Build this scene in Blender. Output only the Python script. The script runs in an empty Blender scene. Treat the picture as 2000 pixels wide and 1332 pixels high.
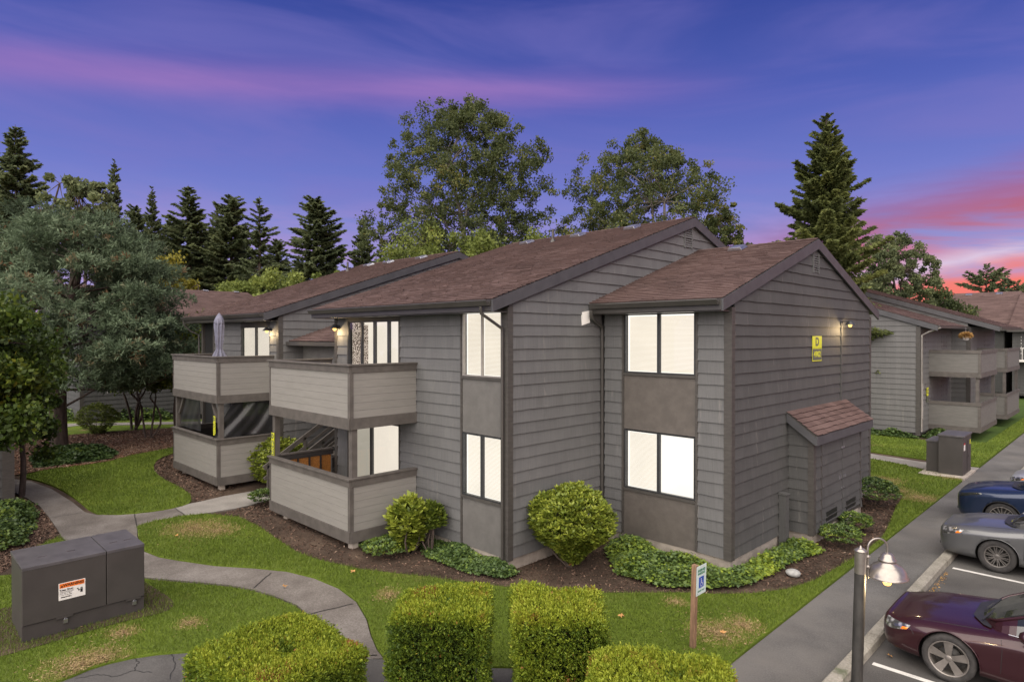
import bpy, bmesh, math, random
import numpy as np
from mathutils import Vector, Matrix
from mathutils.geometry import tessellate_polygon
rnd = random.Random(7)
rng = np.random.default_rng(11)
SC = bpy.context.scene
COL = SC.collection

def lin(r, g, b):
    def f(c):
        c /= 255.0
        return c / 12.92 if c <= 0.04045 else ((c + 0.055) / 1.055) ** 2.4
    return (f(r), f(g), f(b), 1.0)

# ------------------------------------------------------------------ camera
F = 1248.0; YAW = 0.7822; PITCH = -0.0076; CH = 4.9
cd = bpy.data.cameras.new('camera'); cam = bpy.data.objects.new('camera', cd); COL.objects.link(cam)
cd.sensor_width = 36; cd.lens = F / 2000 * 36; cd.clip_end = 3000; cd.clip_start = 0.1
cam.location = (0, 0, CH); cam.rotation_euler = (math.pi / 2 + PITCH, 0, YAW)
SC.camera = cam

# ------------------------------------------------------------------ world sky
W = bpy.data.worlds.new('World'); SC.world = W; W.use_nodes = True
nt = W.node_tree; nt.nodes.clear()
def nn(t, typ, **kw):
    n = t.nodes.new(typ)
    for k, v in kw.items(): setattr(n, k, v)
    return n
def mth(t, op, a, b=None, c=None, clamp=False):
    n = nn(t, 'ShaderNodeMath', operation=op, use_clamp=clamp)
    for i, v in enumerate((a, b, c)):
        if v is None: continue
        if isinstance(v, (int, float)): n.inputs[i].default_value = v
        else: t.links.new(v, n.inputs[i])
    return n.outputs[0]
def mixc(t, f, a, b, bt='MIX'):
    n = nn(t, 'ShaderNodeMix', data_type='RGBA', blend_type=bt)
    for s, v in ((n.inputs[0], f), (n.inputs[6], a), (n.inputs[7], b)):
        if isinstance(v, (int, float, tuple)): s.default_value = v
        else: t.links.new(v, s)
    return n.outputs[2]
def smooth(t, x, a, b):
    n = nn(t, 'ShaderNodeMapRange', interpolation_type='SMOOTHSTEP')
    t.links.new(x, n.inputs[0]); n.inputs[1].default_value = a; n.inputs[2].default_value = b
    return n.outputs[0]
def ramp(t, x, stops, interp='LINEAR'):
    n = nn(t, 'ShaderNodeValToRGB'); n.color_ramp.interpolation = interp
    e = n.color_ramp.elements
    while len(e) < len(stops): e.new(0.5)
    for i, (p, c) in enumerate(stops): e[i].position = p; e[i].color = c
    t.links.new(x, n.inputs[0]); return n.outputs[0]
def noise(t, vec, scale, detail=3, rough=0.5, dist=0.0):
    n = nn(t, 'ShaderNodeTexNoise'); n.inputs['Scale'].default_value = scale
    n.inputs['Detail'].default_value = detail; n.inputs['Roughness'].default_value = rough
    n.inputs['Distortion'].default_value = dist
    if vec is not None: t.links.new(vec, n.inputs['Vector'])
    return n.outputs['Fac']
tc = nn(nt, 'ShaderNodeTexCoord')
vr = nn(nt, 'ShaderNodeVectorRotate', rotation_type='Z_AXIS'); vr.inputs['Angle'].default_value = -YAW
nt.links.new(tc.outputs['Generated'], vr.inputs['Vector'])
sx = nn(nt, 'ShaderNodeSeparateXYZ'); nt.links.new(vr.outputs[0], sx.inputs[0])
az = mth(nt, 'ARCTAN2', sx.outputs[0], sx.outputs[1])
el = mth(nt, 'ARCSINE', sx.outputs[2])
base = ramp(nt, sx.outputs[2], [(0.0, lin(150, 168, 208)), (0.06, lin(152, 156, 206)), (0.13, lin(126, 134, 197)),
    (0.22, lin(100, 111, 187)), (0.33, lin(70, 86, 168)), (0.47, lin(40, 60, 140)), (0.72, lin(32, 48, 120)), (1.0, lin(26, 40, 104))])
cmb = nn(nt, 'ShaderNodeCombineXYZ')
tilt = mth(nt, 'MULTIPLY_ADD', az, 0.05, el)
nt.links.new(mth(nt, 'MULTIPLY', az, 1.1), cmb.inputs[0]); nt.links.new(mth(nt, 'MULTIPLY', tilt, 6.5), cmb.inputs[1])
n1 = noise(nt, cmb.outputs[0], 1.6, 5, 0.55, 0.6)
n2 = noise(nt, cmb.outputs[0], 3.4, 5, 0.6, 0.3)
# long pink streak high in the sky
cen = mth(nt, 'MULTIPLY_ADD', mth(nt, 'MULTIPLY', az, az), -0.09, 0.365)
dd = mth(nt, 'SUBTRACT', el, cen)
g = mth(nt, 'DIVIDE', dd, 0.024)
gauss = mth(nt, 'POWER', 2.718, mth(nt, 'MULTIPLY', mth(nt, 'MULTIPLY', g, g), -1.0))
azf = mth(nt, 'SUBTRACT', 1.0, smooth(nt, az, -0.1, 0.45))
streak = mth(nt, 'MULTIPLY', mth(nt, 'MULTIPLY', gauss, azf), mth(nt, 'MULTIPLY_ADD', n1, 1.1, 0.15), clamp=True)
soft = mth(nt, 'MULTIPLY', smooth(nt, n1, 0.38, 0.70), 0.42)
c1 = mixc(nt, soft, base, lin(118, 108, 180))
c1 = mixc(nt, mth(nt, 'MULTIPLY', streak, 0.75), c1, lin(156, 110, 176))
# pinkish band just over the horizon
lowp = mth(nt, 'MULTIPLY', mth(nt, 'SUBTRACT', 1.0, smooth(nt, el, 0.04, 0.24)), smooth(nt, n2, 0.38, 0.66))
c1 = mixc(nt, mth(nt, 'MULTIPLY', lowp, 0.75), c1, lin(188, 138, 190))
# the sunset side (right of the view and on round)
sunf = smooth(nt, az, 0.12, 0.52)
els = mth(nt, 'ADD', el, mth(nt, 'MULTIPLY', mth(nt, 'SUBTRACT', smooth(nt, az, 0.2, 0.9), 0.7), -0.09))
lowf = mth(nt, 'SUBTRACT', 1.0, smooth(nt, mth(nt, 'MULTIPLY_ADD', n2, 0.12, els), 0.20, 0.30))
setc = ramp(nt, mth(nt, 'MULTIPLY_ADD', n1, 0.07, els), [(0.0, lin(240, 130, 84)), (0.075, lin(236, 104, 80)), (0.112, lin(222, 118, 112)),
    (0.128, lin(204, 184, 208)), (0.150, lin(186, 128, 160)), (0.175, lin(178, 92, 108)), (0.225, lin(162, 82, 112)), (0.29, lin(118, 78, 146))])
red = mth(nt, 'MULTIPLY', mth(nt, 'MULTIPLY', sunf, lowf), smooth(nt, n2, 0.22, 0.55))
c1 = mixc(nt, red, c1, setc)
hs = nn(nt, 'ShaderNodeHueSaturation'); hs.inputs['Saturation'].default_value = 0.97; nt.links.new(c1, hs.inputs['Color']); c1 = hs.outputs[0]
bg = nn(nt, 'ShaderNodeBackground'); nt.links.new(c1, bg.inputs[0]); bg.inputs[1].default_value = 0.75
wo = nn(nt, 'ShaderNodeOutputWorld'); nt.links.new(bg.outputs[0], wo.inputs[0])

# ------------------------------------------------------------------ sun (soft dusk light from behind the camera)
sd = bpy.data.lights.new('sun', 'SUN'); sun = bpy.data.objects.new('sun', sd); COL.objects.link(sun)
sd.energy = 4.8; sd.angle = math.radians(105); sd.color = (1.0, 0.915, 0.79)
sun.rotation_euler = Vector((0.30, -0.62, 0.80)).to_track_quat('Z', 'Y').to_euler()
SC.view_settings.view_transform = 'Standard'; SC.view_settings.look = 'None'
SC.view_settings.exposure = 0.68; SC.view_settings.gamma = 1.0; SC.view_settings.use_curve_mapping = False
SC.cycles.max_bounces = 6; SC.cycles.transparent_max_bounces = 12

# ------------------------------------------------------------------ photo ray helpers (where on the real ground a thing stands)
_c, _s = math.cos(YAW), math.sin(YAW); _cp, _sp = math.cos(PITCH), math.sin(PITCH)
VR = np.array([_c, _s, 0]); _FW = np.array([-_s, _c, 0]); _UP = np.array([0, 0, 1.0])
VF = _FW * _cp + _UP * _sp; VU = -_FW * _sp + _UP * _cp
def G(px, py, z=0.0):
    d = VR * ((px - 1000) / F) - VU * ((py - 666) / F) + VF
    t = (z - CH) / d[2]
    return (float(d[0] * t), float(d[1] * t))
def D(px, depth):
    x = (px - 1000) / F * depth
    return (x * _c - depth * _s, x * _s + depth * _c)

# ------------------------------------------------------------------ object helpers
def tag(o, label=None, cat=None, group=None, kind=None):
    if label: o['label'] = label
    if cat: o['category'] = cat
    if group: o['group'] = group
    if kind: o['kind'] = kind
    return o
def empty(name, loc=(0, 0, 0), rz=0, parent=None):
    o = bpy.data.objects.new(name, None); o.location = loc; o.rotation_euler = (0, 0, rz); COL.objects.link(o)
    if parent: o.parent = parent
    return o
WC = set()
def wempty(name, loc):                      # base Empty whose children are written in world coordinates
    o = empty(name, loc); WC.add(o.name); return o
def setpar(o, parent):
    o.parent = parent
    if parent.name in WC: o.matrix_parent_inverse = Matrix.Translation(-Vector(parent.location))
class MB:
    def __init__(s): s.v = []; s.f = []; s.m = []; s.sm = []
    def add(s, vs, fs, m=0, smooth=False):
        b = len(s.v); s.v += [tuple(v) for v in vs]
        for f in fs: s.f.append([b + i for i in f]); s.m.append(m); s.sm.append(smooth)
    def box(s, x0, x1, y0, y1, z0, z1, m=0):
        if x0 > x1: x0, x1 = x1, x0
        if y0 > y1: y0, y1 = y1, y0
        s.add([(x, y, z) for z in (z0, z1) for x, y in ((x0, y0), (x1, y0), (x1, y1), (x0, y1))],
              [(3, 2, 1, 0), (4, 5, 6, 7), (0, 1, 5, 4), (1, 2, 6, 5), (2, 3, 7, 6), (3, 0, 4, 7)], m)
    def beam(s, a, b, w, h, m=0, up=(0, 0, 1)):
        a, b = Vector(a), Vector(b); d = (b - a).normalized(); u = Vector(up)
        if abs(d.dot(u)) > 0.98: u = Vector((1, 0, 0))
        r = d.cross(u).normalized() * w / 2; u2 = r.cross(d).normalized() * h / 2
        s.add([p + sr * r + su * u2 for p in (a, b) for sr, su in ((-1, -1), (1, -1), (1, 1), (-1, 1))],
              [(3, 2, 1, 0), (4, 5, 6, 7), (0, 1, 5, 4), (1, 2, 6, 5), (2, 3, 7, 6), (3, 0, 4, 7)], m)
    def tube(s, pts, rad, n=8, m=0, cap=True):
        pts = [Vector(p) for p in pts]; k = len(pts)
        if not isinstance(rad, (list, tuple)): rad = [rad] * k
        vs = []; px = None
        for i, p in enumerate(pts):
            d = (pts[min(i + 1, k - 1)] - pts[max(i - 1, 0)]).normalized()
            if px is None:
                px = d.cross(Vector((0.13, 0.2, 1)) if abs(d.z) < 0.9 else Vector((1, 0.1, 0))).normalized()
            else:
                px = (px - d * px.dot(d)).normalized()
            q = d.cross(px)
            vs += [p + (px * math.cos(2 * math.pi * j / n) + q * math.sin(2 * math.pi * j / n)) * rad[i] for j in range(n)]
        fs = [(i * n + j, i * n + (j + 1) % n, (i + 1) * n + (j + 1) % n, (i + 1) * n + j) for i in range(k - 1) for j in range(n)]
        s.add(vs, fs, m, True)
        if cap: s.add(vs[:n], [tuple(range(n))[::-1]], m); s.add(vs[-n:], [tuple(range(n))], m)
    def lathe(s, prof, c=(0, 0, 0), n=24, m=0, ax='z'):
        vs = []
        for r, h in prof:
            for j in range(n):
                a = 2 * math.pi * j / n
                p = (r * math.cos(a), r * math.sin(a), h) if ax == 'z' else (r * math.cos(a), h, r * math.sin(a))
                vs.append((c[0] + p[0], c[1] + p[1], c[2] + p[2]))
        fs = [(i * n + j, i * n + (j + 1) % n, (i + 1) * n + (j + 1) % n, (i + 1) * n + j) for i in range(len(prof) - 1) for j in range(n)]
        s.add(vs, fs, m, True)
    def prism(s, poly, ax, a0, a1, m=0):      # poly of 2-D points, extruded along axis ax from a0 to a1
        n = len(poly)
        def P(p, a):
            return (a, p[0], p[1]) if ax == 'x' else ((p[0], a, p[1]) if ax == 'y' else (p[0], p[1], a))
        s.add([P(p, a0) for p in poly] + [P(p, a1) for p in poly],
              [tuple(range(n))[::-1], tuple(range(n, 2 * n))] + [(i, (i + 1) % n, n + (i + 1) % n, n + i) for i in range(n)], m)
    def build(s, name, mats, parent=None, bevel=0, loc=None, rz=0):
        me = bpy.data.meshes.new(name); me.from_pydata(s.v, [], s.f)
        if not isinstance(mats, (list, tuple)): mats = [mats]
        for m in mats: me.materials.append(m)
        me.polygons.foreach_set('material_index', s.m); me.polygons.foreach_set('use_smooth', s.sm); me.update()
        o = bpy.data.objects.new(name, me); COL.objects.link(o)
        if parent: setpar(o, parent)
        if loc: o.location = loc
        o.rotation_euler = (0, 0, rz)
        if bevel:
            b = o.modifiers.new('bevel', 'BEVEL'); b.width = bevel; b.segments = 2; b.limit_method = 'ANGLE'
        return o
def np_mesh(name, V, Fq, mat, parent=None, tint=None, smooth=False, kind=None):
    k = Fq.shape[1]; me = bpy.data.meshes.new(name)
    me.vertices.add(len(V)); me.vertices.foreach_set('co', np.ascontiguousarray(V, dtype=np.float32).ravel())
    me.loops.add(Fq.size); me.loops.foreach_set('vertex_index', np.ascontiguousarray(Fq, dtype=np.int32).ravel())
    me.polygons.add(len(Fq)); me.polygons.foreach_set('loop_start', np.arange(len(Fq), dtype=np.int32) * k)
    me.polygons.foreach_set('loop_total', np.full(len(Fq), k, dtype=np.int32))
    if smooth: me.polygons.foreach_set('use_smooth', np.ones(len(Fq), dtype=bool))
    me.update(calc_edges=True); me.validate()
    if tint is not None:
        a = me.attributes.new('tint', 'FLOAT', 'FACE'); a.data.foreach_set('value', np.ascontiguousarray(tint, dtype=np.float32))
    if not isinstance(mat, (list, tuple)): mat = [mat]
    for m in mat: me.materials.append(m)
    o = bpy.data.objects.new(name, me); COL.objects.link(o)
    if parent: setpar(o, parent)
    if kind: o['kind'] = kind
    return o
def dup_tree(o, parent=None):
    c = o.copy(); COL.objects.link(c); c.parent = parent
    for ch in list(o.children): dup_tree(ch, c)
    return c

# ------------------------------------------------------------------ materials
MATS = {}
def new_mat(name):
    m = bpy.data.materials.new(name); m.use_nodes = True; t = m.node_tree; t.nodes.clear()
    o = nn(t, 'ShaderNodeOutputMaterial'); p = nn(t, 'ShaderNodeBsdfPrincipled'); t.links.new(p.outputs[0], o.inputs[0])
    MATS[name] = m; return m, t, p, o
def bump(t, p, h, strength, dist=0.01):
    b = nn(t, 'ShaderNodeBump'); b.inputs['Strength'].default_value = strength; b.inputs['Distance'].default_value = dist
    t.links.new(h, b.inputs['Height']); t.links.new(b.outputs[0], p.inputs['Normal'])
def posn(t): return nn(t, 'ShaderNodeNewGeometry').outputs['Position']
def objc(t): return nn(t, 'ShaderNodeTexCoord').outputs['Object']
def vscale(t, v, s):
    n = nn(t, 'ShaderNodeVectorMath', operation='MULTIPLY'); t.links.new(v, n.inputs[0]); n.inputs[1].default_value = s; return n.outputs[0]
def plain(name, col, rough=0.6, metal=0.0, var=0.12, nscale=6.0, bmp=0.0, bscale=60.0, coat=0.0, spec=0.5, stretch=(1, 1, 1)):
    m, t, p, o = new_mat(name)
    v = vscale(t, posn(t), stretch)
    n = noise(t, v, nscale, 4, 0.6)
    dark = tuple(c * (1 - var) for c in col[:3]) + (1,); lite = tuple(min(1, c * (1 + var)) for c in col[:3]) + (1,)
    t.links.new(mixc(t, smooth(t, n, 0.3, 0.7), dark, lite), p.inputs['Base Color'])
    p.inputs['Roughness'].default_value = rough; p.inputs['Metallic'].default_value = metal
    p.inputs['Coat Weight'].default_value = coat; p.inputs['Specular IOR Level'].default_value = spec
    if bmp: bump(t, p, noise(t, v, bscale, 4, 0.6), bmp, 0.01)
    return m
def siding_mat(name, col, streak=0.20, tone=0.11, fine=42):
    m, t, p, o = new_mat(name)
    pos = posn(t); s = nn(t, 'ShaderNodeSeparateXYZ'); t.links.new(pos, s.inputs[0])
    h = mth(t, 'ADD', s.outputs[0], s.outputs[1])
    c = nn(t, 'ShaderNodeCombineXYZ'); t.links.new(mth(t, 'MULTIPLY', h, fine), c.inputs[0]); t.links.new(mth(t, 'MULTIPLY', s.outputs[2], 1.6), c.inputs[1])
    fn = noise(t, c.outputs[0], 1.0, 3, 0.6)
    oi = nn(t, 'ShaderNodeObjectInfo')
    # shingle tabs: one tone per tab, a fresh row of tabs per board
    tabx = mth(t, 'FLOOR', mth(t, 'ADD', mth(t, 'MULTIPLY', h, 4.6), mth(t, 'MULTIPLY', oi.outputs['Random'], 31.0)))
    wn = nn(t, 'ShaderNodeTexWhiteNoise', noise_dimensions='2D')
    c2 = nn(t, 'ShaderNodeCombineXYZ'); t.links.new(tabx, c2.inputs[0]); t.links.new(oi.outputs['Random'], c2.inputs[1]); t.links.new(c2.outputs[0], wn.inputs['Vector'])
    tab = wn.outputs['Value']
    fr = mth(t, 'FRACT', mth(t, 'ADD', mth(t, 'MULTIPLY', h, 4.6), mth(t, 'MULTIPLY', oi.outputs['Random'], 31.0)))
    joint = mth(t, 'LESS_THAN', fr, 0.03)
    big = noise(t, vscale(t, pos, (1, 1, 0.35)), 0.9, 3, 0.6)
    run = noise(t, vscale(t, pos, (9, 9, 0.5)), 1.0, 3, 0.65)
    k = mth(t, 'MULTIPLY_ADD', mth(t, 'SUBTRACT', fn, 0.5), streak * 2.2, 1.0)
    k = mth(t, 'ADD', k, mth(t, 'MULTIPLY', mth(t, 'SUBTRACT', tab, 0.5), tone))
    k = mth(t, 'ADD', k, mth(t, 'MULTIPLY', mth(t, 'SUBTRACT', big, 0.5), 0.35))
    k = mth(t, 'ADD', k, mth(t, 'MULTIPLY', mth(t, 'SUBTRACT', oi.outputs['Random'], 0.5), 0.08))
    k = mth(t, 'SUBTRACT', k, mth(t, 'MULTIPLY', joint, 0.16))
    hs = nn(t, 'ShaderNodeVectorMath', operation='SCALE'); hs.inputs[0].default_value = col[:3]; t.links.new(k, hs.inputs['Scale'])
    pale = mth(t, 'MULTIPLY', smooth(t, run, 0.60, 0.78), 0.22)
    t.links.new(mixc(t, pale, hs.outputs[0], lin(165, 158, 148)), p.inputs['Base Color'])
    p.inputs['Roughness'].default_value = 0.72; p.inputs['Specular IOR Level'].default_value = 0.3
    bump(t, p, mth(t, 'SUBTRACT', mth(t, 'MULTIPLY', fn, 0.6), mth(t, 'MULTIPLY', joint, 0.2)), 0.5, 0.006)
    return m
def tint_mat(name, stops, rough=0.6, trans=0.25, patch=0.25, pscale=1.2, spec=0.3):
    m, t, p, o = new_mat(name)
    a = nn(t, 'ShaderNodeAttribute', attribute_name='tint')
    pn = noise(t, posn(t), pscale, 3, 0.6)
    x = mth(t, 'ADD', a.outputs['Fac'], mth(t, 'MULTIPLY', mth(t, 'SUBTRACT', pn, 0.5), patch * 2), clamp=True)
    colr = ramp(t, x, stops); t.links.new(colr, p.inputs['Base Color'])
    p.inputs['Roughness'].default_value = rough; p.inputs['Specular IOR Level'].default_value = spec
    if trans:
        tr = nn(t, 'ShaderNodeBsdfTranslucent'); t.links.new(colr, tr.inputs[0])
        mx = nn(t, 'ShaderNodeMixShader'); mx.inputs[0].default_value = trans
        t.links.new(p.outputs[0], mx.inputs[1]); t.links.new(tr.outputs[0], mx.inputs[2]); t.links.new(mx.outputs[0], o.inputs[0])
    return m
def emit_mat(name, col, strength, edge=None):
    m = bpy.data.materials.new(name); m.use_nodes = True; t = m.node_tree; t.nodes.clear()
    o = nn(t, 'ShaderNodeOutputMaterial'); e = nn(t, 'ShaderNodeEmission'); e.inputs[1].default_value = strength * 0.66
    n = noise(t, posn(t), 0.9, 2, 0.5)
    t.links.new(mixc(t, smooth(t, n, 0.35, 0.65), tuple(c * 0.93 for c in col[:3]) + (1,), col), e.inputs[0])
    t.links.new(e.outputs[0], o.inputs[0]); MATS[name] = m; return m
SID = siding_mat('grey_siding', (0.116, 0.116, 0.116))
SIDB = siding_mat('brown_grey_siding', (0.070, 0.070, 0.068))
SIDF = siding_mat('far_siding', (0.122, 0.121, 0.119))
TRIM = plain('dark_trim', (0.055, 0.050, 0.045), 0.6, var=0.16, nscale=5, bmp=0.15, bscale=40, stretch=(1, 1, 4))
RAKE = plain('rake_paint', (0.058, 0.058, 0.062), 0.55, var=0.14, nscale=3)
GUT = plain('gutter_paint', (0.052, 0.048, 0.044), 0.4, var=0.1, nscale=3)
CORE = plain('wall_sheathing', (0.06, 0.056, 0.053), 0.8)
PANG = plain('grey_panel', (0.118, 0.113, 0.106), 0.7, var=0.1, nscale=4, bmp=0.25, bscale=18)
PANB = plain('brown_panel', (0.100, 0.088, 0.078), 0.7, var=0.12, nscale=4, bmp=0.3, bscale=18)
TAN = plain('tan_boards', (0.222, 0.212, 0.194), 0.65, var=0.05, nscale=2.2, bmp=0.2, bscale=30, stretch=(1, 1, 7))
FASC = plain('brown_fascia', (0.088, 0.078, 0.070), 0.65, var=0.18, nscale=4, bmp=0.2, bscale=30)
CONC = plain('foundation_concrete', (0.33, 0.29, 0.25), 0.85, var=0.22, nscale=3, bmp=0.3, bscale=30)
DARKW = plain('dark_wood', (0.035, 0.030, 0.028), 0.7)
OSB = plain('osb_sheet', (0.42, 0.17, 0.035), 0.7, var=0.35, nscale=40, bmp=0.2)
METAL = plain('galvanised_metal', (0.42, 0.42, 0.44), 0.35, metal=0.9, var=0.15)
WHITE = plain('white_paint', (0.70, 0.68, 0.64), 0.5, var=0.06)
YEL = plain('yellow_sign', (0.58, 0.60, 0.03), 0.5, var=0.05)
SGREY = plain('sign_grey', (0.10, 0.11, 0.08), 0.5, var=0.08)
BLACK = plain('black_paint', (0.012, 0.012, 0.012), 0.5)
ALU = plain('dark_aluminium', (0.045, 0.047, 0.05), 0.4, metal=0.3, var=0.1)
ALUL = plain('pale_aluminium', (0.30, 0.28, 0.26), 0.45, metal=0.3, var=0.1)
def glass_mat(name, refl=0.12, tintc=(1, 1, 1, 1)):
    m = bpy.data.materials.new(name); m.use_nodes = True; t = m.node_tree; t.nodes.clear()
    o = nn(t, 'ShaderNodeOutputMaterial'); a = nn(t, 'ShaderNodeBsdfTransparent'); a.inputs[0].default_value = tintc
    g = nn(t, 'ShaderNodeBsdfGlossy'); g.inputs['Roughness'].default_value = 0.03
    fr = nn(t, 'ShaderNodeLayerWeight'); fr.inputs[0].default_value = 0.5
    mx = nn(t, 'ShaderNodeMixShader'); t.links.new(mth(t, 'MULTIPLY_ADD', mth(t, 'POWER', fr.outputs['Facing'], 4.0), 0.8, refl * 0.3, clamp=True), mx.inputs[0])
    t.links.new(a.outputs[0], mx.inputs[1]); t.links.new(g.outputs[0], mx.inputs[2]); t.links.new(mx.outputs[0], o.inputs[0]); return m
GLASS = glass_mat('window_glass')
CARGL = glass_mat('car_glass', 0.3, (0.25, 0.29, 0.28, 1))
BLIND = emit_mat('lit_blind', (1.0, 0.88, 0.70, 1), 0.90)
BACKL = emit_mat('lit_room', (1.0, 0.95, 0.86, 1), 1.22)
CURT = emit_mat('lit_curtain', (1.0, 0.90, 0.76, 1), 0.98)
DIMC = emit_mat('dim_curtain', (0.72, 0.66, 0.54, 1), 0.62)
def pattern_curtain():
    m = bpy.data.materials.new('patterned_curtain'); m.use_nodes = True; t = m.node_tree; t.nodes.clear()
    o = nn(t, 'ShaderNodeOutputMaterial'); e = nn(t, 'ShaderNodeEmission'); e.inputs[1].default_value = 0.57
    v = nn(t, 'ShaderNodeTexVoronoi', feature='DISTANCE_TO_EDGE'); v.inputs['Scale'].default_value = 17; t.links.new(posn(t), v.inputs['Vector'])
    t.links.new(mixc(t, smooth(t, v.outputs['Distance'], 0.06, 0.16), lin(92, 76, 66), lin(236, 218, 200)), e.inputs[0])
    t.links.new(e.outputs[0], o.inputs[0]); return m
PATC = pattern_curtain()
LAMP = emit_mat('lamp_bulb', (1.0, 0.56, 0.13, 1), 3.4)
def roof_mat():
    m, t, p, o = new_mat('brown_shingles')
    a = nn(t, 'ShaderNodeAttribute', attribute_name='tint')
    n = noise(t, posn(t), 70, 3, 0.7); b = noise(t, posn(t), 0.7, 4, 0.6)
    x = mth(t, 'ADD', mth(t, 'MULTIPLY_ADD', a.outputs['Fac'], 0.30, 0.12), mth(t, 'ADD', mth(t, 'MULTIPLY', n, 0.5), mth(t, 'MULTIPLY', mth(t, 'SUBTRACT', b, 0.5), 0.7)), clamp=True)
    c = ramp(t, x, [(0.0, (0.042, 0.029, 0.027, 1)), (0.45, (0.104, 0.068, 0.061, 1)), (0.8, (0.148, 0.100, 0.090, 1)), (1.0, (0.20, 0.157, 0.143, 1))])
    t.links.new(c, p.inputs['Base Color']); p.inputs['Roughness'].default_value = 0.9; p.inputs['Specular IOR Level'].default_value = 0.2
    bump(t, p, n, 0.5, 0.008); return m
ROOF = roof_mat()
def ground_mat(name, cols, sc1, sc2, rough=0.9, b=0.4, bs=60, bd=0.01, patchcol=None, plo=0.6, phi=0.72, psc=0.5):
    m, t, p, o = new_mat(name); pos = posn(t)
    n = noise(t, pos, sc1, 5, 0.65); n2 = noise(t, pos, sc2, 3, 0.6)
    c = ramp(t, mth(t, 'ADD', mth(t, 'MULTIPLY', n, 0.5), mth(t, 'MULTIPLY', n2, 0.5)), cols)
    if patchcol:
        c = mixc(t, smooth(t, noise(t, pos, psc, 4, 0.65), plo, phi), c, patchcol)
    t.links.new(c, p.inputs['Base Color']); p.inputs['Roughness'].default_value = rough; p.inputs['Specular IOR Level'].default_value = 0.25
    bump(t, p, noise(t, pos, bs, 4, 0.7), b, bd); return m
MULCH = ground_mat('mulch', [(0.3, (0.028, 0.019, 0.013, 1)), (0.5, (0.066, 0.045, 0.032, 1)), (0.68, (0.14, 0.10, 0.070, 1))], 55, 1.2, b=0.9, bs=70, bd=0.03)
REDM = ground_mat('red_mulch', [(0.3, (0.13, 0.062, 0.036, 1)), (0.5, (0.25, 0.125, 0.074, 1)), (0.68, (0.38, 0.20, 0.125, 1))], 40, 0.8, b=0.9, bs=50, bd=0.03)
LAWN = ground_mat('lawn', [(0.30, (0.055, 0.090, 0.010, 1)), (0.5, (0.105, 0.155, 0.013, 1)), (0.7, (0.17, 0.225, 0.024, 1))], 45, 0.55, b=0.7, bs=120, bd=0.03, patchcol=(0.17, 0.125, 0.055, 1), plo=0.62, phi=0.74, psc=0.42)
PATH = ground_mat('washed_concrete', [(0.3, (0.068, 0.058, 0.051, 1)), (0.5, (0.140, 0.125, 0.112, 1)), (0.72, (0.27, 0.25, 0.23, 1))], 38, 0.9, b=0.35, bs=110, bd=0.008)
PATHL = ground_mat('pale_concrete', [(0.3, (0.14, 0.13, 0.118, 1)), (0.5, (0.225, 0.21, 0.192, 1)), (0.72, (0.34, 0.32, 0.29, 1))], 38, 0.9, b=0.3, bs=110, bd=0.006)
ASPH = ground_mat('asphalt', [(0.3, (0.036, 0.034, 0.033, 1)), (0.5, (0.070, 0.067, 0.064, 1)), (0.75, (0.15, 0.145, 0.138, 1))], 48, 0.6, b=0.4, bs=130, bd=0.008, patchcol=(0.100, 0.095, 0.090, 1), plo=0.45, phi=0.7, psc=0.35)
WALK = ground_mat('asphalt_walk', [(0.3, (0.045, 0.043, 0.042, 1)), (0.5, (0.100, 0.097, 0.094, 1)), (0.75, (0.19, 0.185, 0.178, 1))], 48, 0.5, b=0.35, bs=130, bd=0.008, patchcol=(0.135, 0.127, 0.118, 1), plo=0.42, phi=0.70, psc=0.3)
KERB = ground_mat('kerb_concrete', [(0.3, (0.13, 0.12, 0.10, 1)), (0.5, (0.25, 0.235, 0.20, 1)), (0.75, (0.38, 0.36, 0.32, 1))], 25, 1.8, b=0.5, bs=50, bd=0.012, patchcol=(0.10, 0.11, 0.07, 1), plo=0.56, phi=0.72, psc=1.6)
PAINT = ground_mat('stripe_paint', [(0.3, (0.22, 0.21, 0.20, 1)), (0.45, (0.50, 0.49, 0.47, 1)), (0.7, (0.66, 0.65, 0.62, 1))], 60, 6, b=0.3, bs=100, bd=0.004)
FARG = ground_mat('far_grass', [(0.3, (0.03, 0.055, 0.012, 1)), (0.5, (0.055, 0.095, 0.016, 1)), (0.75, (0.085, 0.13, 0.024, 1))], 3, 0.1, b=0.4, bs=8)
BARK = plain('bark', (0.075, 0.055, 0.045), 0.9, var=0.4, nscale=9, bmp=1.0, bscale=14, stretch=(1, 1, 0.25))
BARKG = plain('grey_bark', (0.14, 0.125, 0.105), 0.9, var=0.35, nscale=7, bmp=0.8, bscale=14, stretch=(1, 1, 0.3))
GR = lambda *a: [(p, (r, g, b, 1)) for p, r, g, b in a]
M_GRASS = tint_mat('grass_blade', GR((0, .056, .088, .012), (.45, .120, .170, .022), (.78, .195, .240, .042), (1, .34, .27, .11)), .55, .3, .22, .7)
M_HEDGE = tint_mat('hedge_spray', GR((0, .024, .046, .007), (.35, .066, .112, .012), (.72, .19, .25, .020), (.93, .30, .34, .03), (1, .24, .11, .03)), .6, .25, .2, 3.0)
M_IVY = tint_mat('ivy_leaf', GR((0, .032, .060, .020), (.5, .085, .135, .040), (.85, .18, .25, .035), (1, .27, .33, .04)), .4, .15, .35, 1.6)
M_RHOD = tint_mat('rhododendron_leaf', GR((0, .045, .070, .014), (.5, .13, .175, .022), (1, .29, .33, .045)), .45, .2, .2, 3)
M_SYC = tint_mat('sycamore_leaf', GR((0, .032, .046, .018), (.5, .076, .098, .034), (.85, .135, .158, .052), (1, .24, .21, .06)), .6, .42, .25, .25)
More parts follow.
